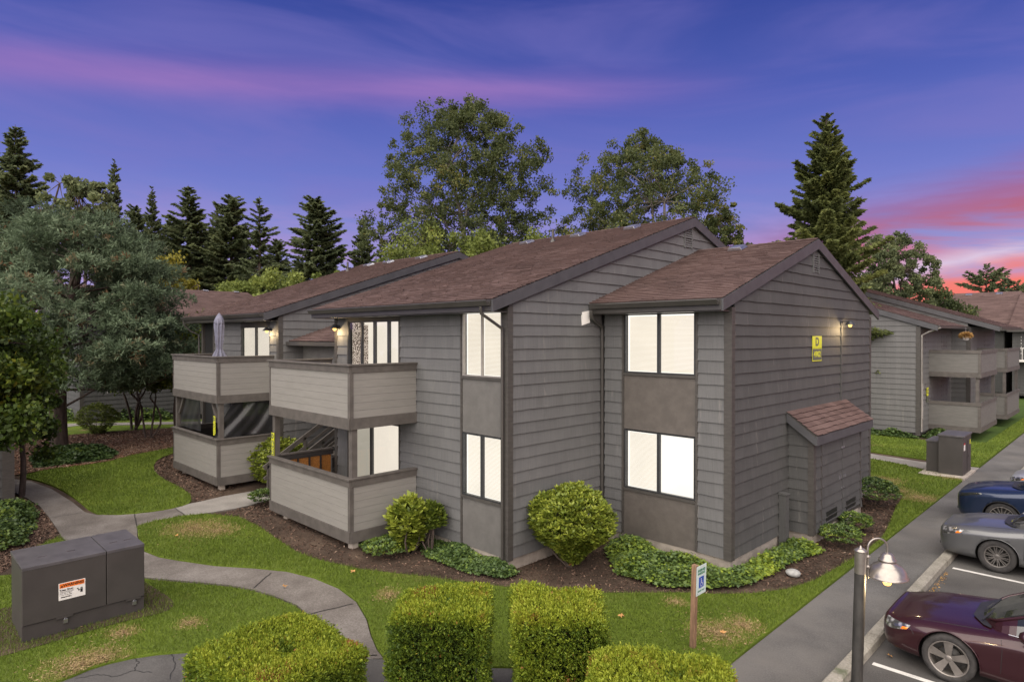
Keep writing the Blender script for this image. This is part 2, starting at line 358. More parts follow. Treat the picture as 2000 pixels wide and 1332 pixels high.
M_LIGHT = tint_mat('pale_leaf', GR((0, .085, .115, .028), (.5, .175, .220, .050), (1, .30, .34, .08)), .6, .4, .2, .3)
M_YELL = tint_mat('yellow_leaf', GR((0, .10, .10, .015), (.5, .22, .20, .025), (1, .40, .34, .05)), .6, .3, .2, .5)
M_FIR = tint_mat('fir_needles', GR((0, .045, .060, .032), (.5, .120, .150, .072), (1, .22, .25, .11)), .7, .45, .25, .4)
M_FIRG = tint_mat('green_fir_needles', GR((0, .045, .060, .022), (.5, .125, .150, .048), (1, .23, .25, .07)), .7, .42, .25, .5)
M_PINE = tint_mat('blue_pine_needles', GR((0, .040, .058, .030), (.5, .105, .150, .084), (.9, .185, .245, .145), (1, .18, .10, .05)), .7, .32, .3, .6)
M_MAPLE = tint_mat('maple_leaf', GR((0, .024, .042, .008), (.5, .060, .098, .014), (.9, .150, .180, .018), (1, .32, .27, .03)), .5, .3, .3, .9)
M_CHIP = tint_mat('bark_chip', GR((0, .030, .018, .012), (.5, .10, .060, .042), (.9, .21, .14, .10), (1, .40, .30, .22)), .9, 0, .15, 1)
M_DEAD = tint_mat('fallen_leaf', GR((0, .20, .10, .04), (1, .48, .30, .10)), .7, .1, .1, 1)

# ================================================================== buildings
ZC = [0.24]
_inc = [0.27, 0.25, 0.275, 0.235, 0.265, 0.25, 0.285, 0.24]
while ZC[-1] < 9: ZC.append(ZC[-1] + _inc[len(ZC) % 8])
def WP(axis, plane, n, a, off, z): return (a, plane + n * off, z) if axis == 'x' else (plane + n * off, a, z)
def wbox(mb, axis, plane, n, a0, a1, z0, z1, o0, o1, m=0):
    if axis == 'x': mb.box(a0, a1, plane + n * o0, plane + n * o1, z0, z1, m)
    else: mb.box(plane + n * o0, plane + n * o1, a0, a1, z0, z1, m)
def board_mesh(mb, axis, plane, n, b0, b1, t0, t1, zb, zt):
    # one clapboard: proud at its lower edge, with an uneven butt
    L = b1 - b0; k = max(1, int(L / 0.3)); us = [0] + sorted((i + rnd.uniform(-0.25, 0.25)) / k for i in range(1, k)) + [1]
    vs = []; fs = []
    o0 = 0.034
    for i in range(len(us) - 1):
        dz = rnd.uniform(-0.006, 0.004)
        a, b = us[i], us[i + 1]
        base = len(vs)
        for u in (a, b):
            vs += [WP(axis, plane, n, b0 + u * L, 0.0, zb + dz), WP(axis, plane, n, b0 + u * L, o0, zb + dz),
                   WP(axis, plane, n, t0 + u * (t1 - t0), 0.004, zt + 0.01), WP(axis, plane, n, t0 + u * (t1 - t0), -0.03, zt + 0.01)]
        fs += [(base + 1, base + 5, base + 6, base + 2), (base, base + 4, base + 5, base + 1), (base + 2, base + 6, base + 7, base + 3)]
        if i == 0: fs.append((base, base + 1, base + 2, base + 3))
        if i == len(us) - 2: fs.append((base + 4, base + 7, base + 6, base + 5))
    mb.add(vs, fs)
def siding(parent, axis, plane, n, a0, a1, z0, z1, mat, lim=None, joined=False, nm='siding_board'):
    J = MB()
    for i in range(len(ZC) - 1):
        zb, zt = max(ZC[i], z0), min(ZC[i + 1], z1)
        if zt - zb < 0.05: continue
        b = (a0, a1); t = (a0, a1)
        if lim:
            lb, lt = lim(zb), lim(zt)
            b = (max(a0, lb[0]), min(a1, lb[1])); t = (max(a0, lt[0]), min(a1, lt[1]))
            if b[1] - b[0] < 0.05: continue
            if t[1] <= t[0]: mid = (t[0] + t[1]) / 2; t = (mid - 0.005, mid + 0.005)
        mb = J if joined else MB()
        board_mesh(mb, axis, plane, n, b[0], b[1], t[0], t[1], zb, zt)
        if not joined: mb.build(nm, mat, parent)
    if joined: tag(J.build('siding', mat, parent), kind='stuff')
def lim_gable(ye, yr, ze, sl, cut=0.13):
    return lambda z: (ye + (z + cut - ze) / sl, 2 * yr - ye - (z + cut - ze) / sl)
def shingle_slope(parent, e0, e1, r0, r1, expo=0.145, tab=0.30, name='shingles', seed=1):
    # rows of single tabs, each lifted at its lower edge, from the eave line e0-e1 to the ridge line r0-r1
    q = np.random.default_rng(seed)
    e0, e1, r0, r1 = map(np.array, (e0, e1, r0, r1))
    Ls = np.linalg.norm(r0 - e0); rows = max(2, int(Ls / expo)); Wd = max(np.linalg.norm(e1 - e0), np.linalg.norm(r1 - r0)); cols = max(2, int(Wd / tab))
    nrm = np.cross(e1 - e0, r0 - e0); nrm = nrm / np.linalg.norm(nrm)
    if nrm[2] < 0: nrm = -nrm
    V = []; T = []
    for i in range(rows):
        f0, f1 = i / rows, (i + 1) / rows
        A0, A1 = e0 + (r0 - e0) * f0, e1 + (r1 - e1) * f0
        B0, B1 = e0 + (r0 - e0) * f1, e1 + (r1 - e1) * f1
        off = q.uniform(0, 1)
        us = np.clip((np.arange(cols + 2) - off) / cols + q.uniform(-0.1, 0.1, cols + 2) / cols, 0, 1)
        for j in range(cols + 1):
            u0, u1 = us[j], us[j + 1]
            if u1 - u0 < 1e-4: continue
            lift = 0.020 + q.uniform(0, 0.012); dr = q.uniform(-0.012, 0.012) / Ls
            d = (r0 - e0) * dr
            a, b = A0 + (A1 - A0) * u0 + d, A0 + (A1 - A0) * u1 + d
            c, dd = B0 + (B1 - B0) * u1, B0 + (B1 - B0) * u0
            lo = nrm * lift; up = nrm * 0.004
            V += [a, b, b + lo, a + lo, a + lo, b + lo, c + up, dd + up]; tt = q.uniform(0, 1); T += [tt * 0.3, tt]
    V = np.array(V); Fq = np.arange(len(V)).reshape(-1, 4)
    return np_mesh(name, V, Fq, ROOF, parent, np.array(T), kind='stuff')
def roof_deck(parent, quad, th=0.10, name='roof'):
    mb = MB(); a, b, c, d = quad
    lo = [(p[0], p[1], p[2] - th) for p in quad]
    mb.add([*quad, *lo], [(0, 1, 2, 3), (7, 6, 5, 4), (0, 4, 5, 1), (1, 5, 6, 2), (2, 6, 7, 3), (3, 7, 4, 0)])
    return mb.build(name, GUT, parent)
def gable_roof_x(parent, x0, x1, ye, ze, yr, zr, gutter=True, seed=1, gx=None):
    yb = 2 * yr - ye
    f = roof_deck(parent, [(x0, ye, ze), (x1, ye, ze), (x1, yr, zr), (x0, yr, zr)])
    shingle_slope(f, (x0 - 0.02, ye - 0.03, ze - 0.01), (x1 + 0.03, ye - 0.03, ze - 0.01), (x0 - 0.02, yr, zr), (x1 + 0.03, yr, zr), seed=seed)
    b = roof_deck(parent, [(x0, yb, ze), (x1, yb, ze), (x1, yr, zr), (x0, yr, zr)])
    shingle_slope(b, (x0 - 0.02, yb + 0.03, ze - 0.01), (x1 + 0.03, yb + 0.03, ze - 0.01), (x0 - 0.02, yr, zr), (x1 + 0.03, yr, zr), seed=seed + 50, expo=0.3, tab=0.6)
    sl = (zr - ze) / (yr - ye); h = 0.27
    for xx, w in ((x1, 0.045), (x0, -0.045)):
        mb = MB(); mb.prism([(ye - 0.04, ze - 0.012 - h * 0.95), (ye - 0.04, ze - 0.026), (yr, zr - 0.014), (yr, zr - h)], 'x', xx - (0.0 if w > 0 else 0), xx + w); mb.build('rake_board', RAKE, parent)
        mb = MB(); mb.prism([(yb + 0.04, ze - 0.012 - h * 0.95), (yb + 0.04, ze - 0.026), (yr, zr - 0.014), (yr, zr - h)][::-1], 'x', xx, xx + w); mb.build('rake_board', RAKE, parent)
    # ridge caps
    mb = MB(); k = int((x1 - x0) / 0.25)
    for i in range(k):
        xa = x0 + i * (x1 - x0) / k; xb = xa + (x1 - x0) / k + 0.03
        for sg in (-1, 1):
            mb.add([(xa, yr, zr + 0.03), (xb, yr, zr + 0.018), (xb, yr + sg * 0.15, zr + 0.018 - 0.15 * sl), (xa, yr + sg * 0.15, zr + 0.03 - 0.15 * sl)], [(0, 1, 2, 3)])
    tag(mb.build('ridge_caps', ROOF, parent), kind='stuff')
    if gutter:
        mb = MB(); gx0, gx1 = gx or (x0 - 0.03, x1 - 0.02)
        prof = [(ye - 0.165, ze - 0.03), (ye - 0.175, ze - 0.045), (ye - 0.16, ze - 0.075), (ye - 0.15, ze - 0.09), (ye - 0.12, ze - 0.145), (ye - 0.045, ze - 0.145), (ye - 0.045, ze - 0.03), (ye - 0.06, ze - 0.03), (ye - 0.06, ze - 0.12), (ye - 0.115, ze - 0.125), (ye - 0.15, ze - 0.05)]
        mb.prism(prof, 'x', gx0, gx1); mb.build('gutter', GUT, parent)
        mb = MB(); mb.box(x0 + 0.01, x1 - 0.005, ye - 0.04, ye - 0.005, ze - 0.25, ze - 0.035); mb.build('eave_board', GUT, parent)
        mb = MB(); mb.box(x0 + 0.02, x1 - 0.06, ye, ye + 0.50, ze - 0.27, ze - 0.25); mb.build('soffit', GUT, parent)
def window(parent, axis, plane, n, a0, a1, z0, z1, splits, blinds=True, lit=True, fw=0.028, fm=None, backs=None, nob=-1):
    fm = fm or ALU
    mb = MB()
    for z_a, z_b in ((z0, z0 + fw), (z1 - fw, z1)): wbox(mb, axis, plane, n, a0 + fw, a1 - fw, z_a, z_b, -0.06, 0.018)
    for a_a, a_b in ((a0, a0 + fw), (a1 - fw, a1)): wbox(mb, axis, plane, n, a_a, a_b, z0, z1, -0.06, 0.020)
    for s_, w_ in splits: wbox(mb, axis, plane, n, a0 + s_ * (a1 - a0) - w_ / 2, a0 + s_ * (a1 - a0) + w_ / 2, z0 + fw, z1 - fw, -0.05, 0.014)
    fr = mb.build('window', fm, parent)
    cuts = [a0 + fw] + [a0 + s_ * (a1 - a0) for s_, w_ in splits] + [a1 - fw]
    for i in range(len(cuts) - 1):
        p = MB(); wbox(p, axis, plane, n, cuts[i] + 0.004, cuts[i + 1] - 0.004, z0 + fw + .002, z1 - fw - .002, -0.006 - 0.012 * (i % 2), -0.002 - 0.012 * (i % 2)); p.build('pane', GLASS, fr)
        bm = (backs[i] if backs else (BACKL if lit else BLACK))
        q = MB(); wbox(q, axis, plane, n, cuts[i], cuts[i + 1], z0 + 0.01, z1 - 0.01, -0.095, -0.09); q.build('curtain' if backs else 'lit_backing', bm, fr)
        if blinds and i != nob:
            b = MB(); z = z0 + fw + 0.02; top = z1 - fw
            aa, ab = cuts[i] + 0.03 + (0.045 if i == 0 else 0), cuts[i + 1] - 0.02
            while z < top - 0.03:
                b.add([WP(axis, plane, n, aa, -0.072, z), WP(axis, plane, n, ab, -0.072, z + rnd.uniform(-.001, .001)), WP(axis, plane, n, ab, -0.052, z + 0.021), WP(axis, plane, n, aa, -0.052, z + 0.021)], [(0, 1, 2, 3)])
                z += 0.0275
            tag(b.build('blind', BLIND, fr), kind='stuff')
    return fr
def downspout(parent, pts, r=0.035, mat=None):
    mb = MB(); mb.tube(pts, r, 8); mb.build('downspout', mat or GUT, parent)
def gable_vent(parent, axis, plane, n, a0, a1, z0, z1):
    mb = MB(); wbox(mb, axis, plane, n, a0, a1, z0, z1, -0.02, 0.012, 0); 
    v = mb.build('gable_vent', BLACK, parent)
    f = MB()
    for a_, b_ in ((a0 - 0.02, a0 + 0.01), (a1 - 0.01, a1 + 0.02)): wbox(f, axis, plane, n, a_, b_, z0 - 0.02, z1 + 0.02, 0.01, 0.05)
    f.build('vent_frame', SID, v)
    k = 8
    for i in range(k):
        s = MB(); z = z0 + (i + 0.15) * (z1 - z0) / k
        s.add([WP(axis, plane, n, a, o, zz) for a in (a0, a1) for o, zz in ((0.045, z), (0.015, z + 0.035), (0.010, z + 0.03), (0.04, z - 0.005))],
              [(0, 4, 5, 1), (3, 2, 6, 7), (0, 3, 7, 4), (0, 1, 2, 3), (4, 7, 6, 5)]); s.build('slat', SID, v)
def text_mesh(body, size, mat, parent, origin, xdir, ydir, ndir, name='lettering', align='CENTER', bold=0.0, sx=1.0, ext=0.0015):
    cu = bpy.data.curves.new('t', 'FONT'); cu.body = body; cu.size = size; cu.align_x = align; cu.align_y = 'CENTER'; cu.extrude = ext; cu.offset = bold; cu.resolution_u = 3
    o = bpy.data.objects.new('t', cu); COL.objects.link(o)
    dg = bpy.context.evaluated_depsgraph_get(); me = bpy.data.meshes.new_from_object(o.evaluated_get(dg))
    bpy.data.objects.remove(o); bpy.data.curves.remove(cu)
    X, Y, N = Vector(xdir) * sx, Vector(ydir), Vector(ndir); O = Vector(origin)
    for v in me.vertices: v.co = O + X * v.co.x + Y * v.co.y + N * v.co.z
    me.name = name; me.materials.clear(); me.materials.append(mat)
    r = bpy.data.objects.new(name, me); COL.objects.link(r)
    if parent: setpar(r, parent)
    return r
def balcony(parent, x0, x1, yf, yw, zb, zr, post_top=None, osb=False, low=False):
    """boarded balcony box: front faces -Y at yf, right side at x1, left side at x0; zb bottom of the band, zr top of the rail"""
    d = MB(); d.box(x0 + 0.03, x1 - 0.03, yf + 0.03, yw, zb + 0.10, zb + 0.2); root = d.build('balcony', FASC, parent)
    f = MB(); f.box(x0 - 0.012, x1 + 0.012, yf - 0.042, yf - 0.004, zb, zb + 0.25); f.build('fascia', FASC, root)
    f = MB(); f.box(x1 - 0.004, x1 + 0.034, yf - 0.002, yw, zb, zb + 0.25); f.build('fascia', FASC, root)
    f = MB(); f.box(x0 - 0.034, x0 + 0.004, yf - 0.002, yw, zb, zb + 0.25); f.build('fascia', FASC, root)
    z0, z1 = zb + 0.25, zr - 0.19; k = 6; h = (z1 - z0) / k
    for i in range(k):
        za, zc = z0 + i * h + 0.0022, z0 + (i + 1) * h - 0.0018
        b = MB(); b.box(x0 + 0.035, x1 - 0.075, yf - 0.012, yf + 0.008, za, zc); b.build('balcony_board', TAN, root)
        b = MB(); b.box(x1 - 0.010, x1 + 0.010, yf + 0.075, yw, za, zc); b.build('balcony_board', TAN, root)
        b = MB(); b.box(x0 - 0.010, x0 + 0.010, yf + 0.075, yw, za, zc); b.build('balcony_board', TAN, root)
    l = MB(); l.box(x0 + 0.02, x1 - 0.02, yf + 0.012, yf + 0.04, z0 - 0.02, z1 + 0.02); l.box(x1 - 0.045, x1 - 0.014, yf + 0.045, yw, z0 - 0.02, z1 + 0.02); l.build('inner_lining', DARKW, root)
    c = MB(); c.box(x1 - 0.07, x1 + 0.022, yf - 0.026, yf + 0.012, z0, z1); c.box(x1 - 0.014, x1 + 0.022, yf + 0.014, yf + 0.07, z0, z1); c.build('corner_trim', FASC, root)
    c = MB(); c.box(x0 - 0.022, x0 + 0.03, yf - 0.026, yf + 0.06, z0, z1); c.build('corner_trim', FASC, root)
    # rail: a band with a sloping cap over it
    r = MB(); r.box(x0 - 0.02, x1 + 0.02, yf - 0.046, yf + 0.02, z1, zr - 0.045); r.build('rail_band', FASC, root)
    r = MB(); r.box(x1 - 0.03, x1 + 0.038, yf + 0.022, yw, z1, zr - 0.045); r.build('rail_band', FASC, root)
    r = MB(); r.box(x0 - 0.038, x0 + 0.03, yf + 0.022, yw, z1, zr - 0.045); r.build('rail_band', FASC, root)
    r = MB(); r.box(x0 - 0.06, x1 + 0.06, yf - 0.085, yf + 0.07, zr - 0.042, zr); r.build('rail_cap', FASC, root, 0.006)
    r = MB(); r.box(x1 - 0.08, x1 + 0.063, yf + 0.072, yw, zr - 0.042, zr); r.build('rail_cap', FASC, root, 0.006)
    r = MB(); r.box(x0 - 0.063, x0 + 0.08, yf + 0.072, yw, zr - 0.042, zr); r.build('rail_cap', FASC, root, 0.006)
    if osb:
        k = 5; w = (yw - yf - 0.1) / k
        for i in range(k):
            o = MB(); o.box(x0 + 0.014, x0 + 0.024, yf + 0.08 + i * w, yf + 0.05 + (i + 1) * w, z0, z1); o.build('osb_panel', OSB, root)
            o = MB(); o.box(x0 + 0.012, x0 + 0.075, yf + 0.045 + i * w, yf + 0.08 + i * w, z0, z1 + 0.02); o.build('stud', DARKW, root)
        o = MB(); o.box(x0 + 0.012, x0 + 0.08, yf + 0.05, yw, z1 + 0.02, z1 + 0.12); o.build('stud', DARKW, root)
    else:
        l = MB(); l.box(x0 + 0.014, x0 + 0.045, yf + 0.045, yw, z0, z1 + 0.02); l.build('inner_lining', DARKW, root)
    if post_top:
        for px_, w in ((x1 - 0.09, 0.14), (x0 + 0.07, 0.14)):
            p = MB(); p.box(px_ - w / 2, px_ + w / 2, yf + 0.05, yf + 0.05 + w, zr + 0.001, post_top); p.build('post', FASC, root)
    if low:
        for bx, by in ((x1 - 0.15, yf + 0.1), (x0 + 0.6, yf + 0.12), ((x0 + x1) / 2, yw - 0.3)):
            p = MB(); p.box(bx - 0.09, bx + 0.09, by - 0.02, by + 0.14, -0.05, zb + 0.02); p.build('concrete_block', CONC, root, 0.01)
        p = MB(); p.box(x0 + 0.12, x1 - 0.12, yf + 0.18, yw, zb - 0.05, zb + 0.10); p.build('joist', DARKW, root)
    return root
def wall_lamp(loc, axis, n, label, warm=(1.0, 0.72, 0.38), energy=9, arm=0.10):
    r = empty('wall_lamp', loc); tag(r, label, 'wall lamp', 'lit wall lamps on the building')
    if axis == 'y': r.rotation_euler = (0, 0, 0)
    else: r.rotation_euler = (0, 0, -math.pi / 2)
    b = MB(); b.box(0, 0.03, -0.06, 0.06, -0.06, 0.06); b.build('mounting_plate', ALU, r, 0.005)
    a = MB(); a.tube([(0.02, 0, 0.01), (arm * 0.6, 0, 0.05), (arm + 0.12, 0, 0.04)], 0.014, 6); a.build('arm', ALU, r)
    s = MB(); s.lathe([(0.0, 0.07), (0.04, 0.065), (0.075, 0.03), (0.13, -0.035), (0.136, -0.045), (0.125, -0.04), (0.06, 0.01), (0.0, 0.03)], (arm + 0.14, 0, 0.0), 20); s.build('lamp_shade', ALU, r)
    g = MB(); g.lathe([(0.0, 0.0), (0.035, -0.02), (0.052, -0.06), (0.035, -0.10), (0.0, -0.115)], (arm + 0.14, 0, 0.0), 12); g.build('bulb', LAMP, r)
    l = bpy.data.lights.new('lamp_light', 'POINT'); l.energy = energy; l.color = warm; l.shadow_soft_size = 0.05
    lo = bpy.data.objects.new('lamp_light', l); COL.objects.link(lo); lo.parent = r; lo.location = (arm + 0.17, 0, -0.15)
    return r

# ---- ground level constants of the main building
EZ, SL = 5.68, 1 / 3.0
X1, X2, X3 = -6.12, -9.44, -19.98          # +X faces of the three blocks, near to far
Y1, Y2 = 12.61, 9.38                        # -Y faces
bd = wempty('apartment_building', (-13, 16, 0))
tag(bd, 'dark grey two storey apartment building with brown shingle roofs and lit windows', 'apartment building')
def core(parent, x0, x1, y0, y1, ye, yr, ze, sl, z0=0.2):
    mb = MB(); zz = lambda y: ze + (min(y - ye, 2 * yr - ye - y)) * sl - 0.16
    mb.prism([(y0, z0), (y1, z0), (y1, zz(y1)), (yr, zz(yr)), (y0, zz(y0))], 'x', x0, x1); return mb.build('wall', CORE, parent)
core(bd, X2 - 0.02, X1 - 0.10, Y1 + 0.10, 21.88, 12.10, 17.30, EZ, 0.3346)
core(bd, -16.32, X2 - 0.10, Y2 + 0.10, 24.4, 8.88, 16.95, EZ - 0.02, SL)
core(bd, -26.65, X3 - 0.10, Y2 + 0.10, 24.4, 8.88, 16.95, EZ - 0.02, SL)
fb = MB(); fb.box(X2, X1 - 0.01, Y1 + 0.01, 21.9, -0.2, 0.236); fb.box(-16.40, X2 - 0.01, Y2 + 0.01, 24.3, -0.2, 0.236); fb.box(-26.7, X3 - 0.01, Y2 + 0.01, 24.3, -0.2, 0.236)
fb.box(-6.5, -5.56, 15.61, 19.2, -0.2, 0.236); fb.build('foundation', CONC, bd)
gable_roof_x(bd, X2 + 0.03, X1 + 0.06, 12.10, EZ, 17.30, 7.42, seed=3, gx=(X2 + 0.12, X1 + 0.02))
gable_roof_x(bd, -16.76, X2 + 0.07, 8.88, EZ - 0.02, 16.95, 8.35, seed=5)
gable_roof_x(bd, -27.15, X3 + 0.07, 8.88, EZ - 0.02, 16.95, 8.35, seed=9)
lg1 = lim_gable(12.10, 17.30, EZ, 0.3346, 0.17); lg2 = lim_gable(8.88, 16.95, EZ - 0.02, SL, 0.17)
# block 1 (nearest gable) ------------------------------------------------
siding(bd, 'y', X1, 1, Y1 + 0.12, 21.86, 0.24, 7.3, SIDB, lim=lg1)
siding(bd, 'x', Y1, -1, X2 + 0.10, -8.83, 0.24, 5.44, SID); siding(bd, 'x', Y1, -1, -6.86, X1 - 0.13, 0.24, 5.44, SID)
t = MB(); wbox(t, 'x', Y1, -1, X1 - 0.14, X1 + 0.034, 0.22, 5.5, 0, 0.034); wbox(t, 'y', X1, 1, Y1 + 0.0, Y1 + 0.12, 0.22, 5.5, 0, 0.034); t.build('corner_trim', TRIM, bd)
t = MB(); wbox(t, 'y', X1, 1, 21.84, 21.98, 0.22, 5.5, 0, 0.034); t.build('corner_trim', TRIM, bd)
for a in (-8.83, -6.915):
    t = MB(); wbox(t, 'x', Y1, -1, a, a + 0.055, 0.24, 5.47, -0.05, 0.034); t.build('window_trim', TRIM, bd)
for z0, z1, mt in ((0.24, 1.27, PANB), (2.72, 3.98, PANB)):
    t = MB(); wbox(t, 'x', Y1, -1, -8.775, -6.915, z0, z1, -0.05, 0.004); t.build('wall_panel', mt, bd)
t = MB(); wbox(t, 'x', Y1, -1, -8.775, -6.915, 5.42, 5.47, -0.05, 0.02); t.build('window_trim', TRIM, bd)
for z0 in (1.275, 3.985):
    t = MB(); wbox(t, 'x', Y1, -1, -8.775, -6.915, z0, z0 + 0.055, -0.05, 0.045); t.build('sill', TRIM, bd)
window(bd, 'x', Y1, -1, -8.76, -6.93, 4.045, 5.415, [(0.5, 0.075)])
window(bd, 'x', Y1, -1, -8.76, -6.93, 1.335, 2.705, [(0.5, 0.075)], nob=1)
gable_vent(bd, 'y', X1, 1, 17.12, 17.48, 6.55, 7.02)
# closet with its own lean-to roof on the gable wall

XS = -5.54
cl = MB(); cl.prism([(XS - 0.1, 0.22), (XS - 0.1, 2.42), (X1, 2.95), (X1, 0.22)], 'y', 15.68, 19.1); clo = cl.build('utility_closet', CORE, bd)
def csiding():
    for i in range(len(ZC) - 1):
        zb, zt = ZC[i], ZC[i + 1]
        if zb > 2.8: break
        xr = lambda z: min(XS - 0.10, X1 + max(0.05, (3.0 - z) / 0.78))
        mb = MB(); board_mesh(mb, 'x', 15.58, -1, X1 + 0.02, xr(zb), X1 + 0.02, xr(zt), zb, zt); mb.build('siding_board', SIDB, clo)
csiding()
for i in range(len(ZC) - 1):
    if ZC[i] > 2.4: break
    zb, zt = ZC[i], min(ZC[i + 1], 2.42)
    if zt - zb < 0.05: continue
    for a, b in ((15.72, 16.06), (19.05, 19.16)):
        mb = MB(); board_mesh(mb, 'y', XS, 1, a, b, a, b, zb, zt); mb.build('siding_board', SIDB, clo)
for a, b in ((16.11, 17.54), (17.56, 18.98)):
    dmb = MB(); dmb.box(XS - 0.05, XS + 0.0, a, b, 0.25, 2.40); dr = dmb.build('closet_door', TRIM, clo)
    for i in range(len(ZC) - 1):
        zb, zt = max(ZC[i], 0.36), min(ZC[i + 1], 2.39)
        if zt - zb < 0.06: continue
        mb = MB(); board_mesh(mb, 'y', XS + 0.004, 1, a + 0.01, b - 0.01, a + 0.01, b - 0.01, zb, zt); mb.build('siding_board', SIDB, dr)
    vv = MB(); va = a + 0.28; vv.box(XS + 0.02, XS + 0.036, va, va + 0.75, 0.40, 0.62); vvo = vv.build('louvre', BLACK, dr)
    k_ = MB(); k_.box(XS + 0.03, XS + 0.045, b - 0.26 if a < 17 else a + 0.05, b - 0.06 if a < 17 else a + 0.22, 1.28, 1.36); k_.build('hasp', METAL, dr)
hb = MB(); hb.box(XS + 0.03, XS + 0.05, 17.46, 17.64, 2.05, 2.09); hb.box(XS + 0.03, XS + 0.05, 17.46, 17.64, 1.02, 1.06); hb.build('strap', METAL, clo)
t = MB(); t.box(XS - 0.10, XS + 0.034, 15.55, 15.70, 0.22, 2.5); t.build('corner_trim', TRIM, clo)
t = MB(); t.box(XS - 0.02, XS + 0.03, 16.06, 16.105, 0.24, 2.42); t.box(XS - 0.02, XS + 0.03, 18.99, 19.04, 0.24, 2.42); t.build('door_trim', TRIM, clo)
rq = [(X1 + 0.0, 15.42, 3.12), (XS + 0.14, 15.42, 2.60), (XS + 0.14, 19.62, 2.60), (X1 + 0.0, 19.62, 3.12)]
rd = roof_deck(clo, rq, 0.06, 'closet_roof')
shingle_slope(clo, (XS + 0.16, 15.40, 2.59), (XS + 0.16, 19.64, 2.59), (X1 + 0.03, 15.40, 3.10), (X1 + 0.03, 19.64, 3.10), seed=21)
t = MB(); t.prism([(X1 + 0.035, 2.86), (X1 + 0.035, 3.055), (XS + 0.13, 2.545), (XS + 0.13, 2.36)], 'y', 15.40, 15.44); t.build('rake_board', RAKE, clo)
t = MB(); t.box(XS + 0.13, XS + 0.165, 15.40, 19.62, 2.37, 2.575); t.build('eave_board', RAKE, clo)
# conduit down the gable wall, short boxed post at its foot
t = MB(); t.box(X1 + 0.02, X1 + 0.055, 19.20, 19.26, 3.10, 5.30); t.build('conduit_cover', SIDB, bd)
t = MB(); t.box(X1 + 0.03, X1 + 0.20, 14.98, 15.16, 0.02, 1.20); t.add([(X1 + 0.02, 14.96, 1.202), (X1 + 0.22, 14.96, 1.202), (X1 + 0.22, 15.18, 1.202), (X1 + 0.02, 15.18, 1.202), (X1 + 0.02, 14.96, 1.25), (X1 + 0.22, 14.96, 1.225), (X1 + 0.22, 15.18, 1.225), (X1 + 0.02, 15.18, 1.25)], [(3, 2, 1, 0), (4, 5, 6, 7), (0, 1, 5, 4), (1, 2, 6, 5), (2, 3, 7, 6), (3, 0, 4, 7)])
t.build('boxed_pipe_cover', SIDB, bd)
# block 2 ------------------------------------------------------------------
siding(bd, 'y', X2, 1, Y2 + 0.12, Y1 - 0.03, 0.24, ZC[21], SID, lim=lg2)
siding(bd, 'y', X2, 1, Y2 + 0.12, 24.3, ZC[21], 8.25, SID, lim=lg2)
siding(bd, 'x', Y2, -1, -13.25, -10.93, 0.24, 5.42, SID); siding(bd, 'x', Y2, -1, -16.28, -15.74, 0.24, 5.42, SID)
siding(bd, 'x', Y2, -1, -9.55, X2 - 0.13, 0.24, 5.42, SID) if False else None
t = MB(); wbox(t, 'x', Y2, -1, X2 - 0.12, X2 + 0.034, 0.20, 5.5, 0, 0.034); wbox(t, 'y', X2, 1, Y2, Y2 + 0.12, 0.20, 5.6, 0, 0.034); t.build('corner_trim', TRIM, bd)
t = MB(); wbox(t, 'x', Y2, -1, -16.42, -16.28, 0.22, 5.45, -0.1, 0.034); t.build('corner_trim', TRIM, bd)
for a in (-10.93, -9.60):
    t = MB(); wbox(t, 'x', Y2, -1, a, a + 0.05 if a < -10 else X2 - 0.125, 0.24, 5.45, -0.05, 0.03); t.build('window_trim', TRIM, bd)
for z0, z1 in ((0.24, 1.30), (2.76, 3.95)):
    t = MB(); wbox(t, 'x', Y2, -1, -10.878, -9.602, z0, z1, -0.05, 0.004); t.build('wall_panel', PANG, bd)
for z0 in (1.305, 3.955):
    t = MB(); wbox(t, 'x', Y2, -1, -10.878, -9.602, z0, z0 + 0.055, -0.05, 0.045); t.build('sill', TRIM, bd)
window(bd, 'x', Y2, -1, -10.87, -9.61, 4.015, 5.43, [(0.5, 0.03)], fm=ALUL)
window(bd, 'x', Y2, -1, -10.87, -9.61, 1.365, 2.75, [(0.5, 0.075)])
t = MB(); wbox(t, 'x', Y2, -1, -15.74, -13.25, 5.30, 5.45, -0.05, 0.02); t.build('door_header', TRIM, bd)
for a in (-15.74, -13.29):
    t = MB(); wbox(t, 'x', Y2, -1, a, a + 0.045, 0.30, 5.30, -0.05, 0.03); t.build('door_trim', TRIM, bd)
window(bd, 'x', Y2, -1, -15.69, -13.295, 3.02, 5.295, [(0.27, 0.06), (0.53, 0.09), (0.80, 0.09)], blinds=False, backs=[PATC, CURT, CURT, CURT])
t = MB(); wbox(t, 'x', Y2 - 0.001, -1, -15.08, -14.86, 3.05, 5.2, -0.088, -0.08); t.build('curtain', PATC, bd)
window(bd, 'x', Y2, -1, -15.69, -13.295, 0.42, 2.66, [(0.46, 0.09)], blinds=False, backs=[DIMC, CURT])
siding(bd, 'x', Y2, -1, -15.69, -13.295, 2.68, 3.0, SID)
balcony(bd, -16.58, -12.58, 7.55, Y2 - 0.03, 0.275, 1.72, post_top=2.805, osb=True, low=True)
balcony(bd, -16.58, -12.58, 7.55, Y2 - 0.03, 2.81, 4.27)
gable_vent(bd, 'y', X2, 1, 16.5, 16.9, 7.45, 7.98)
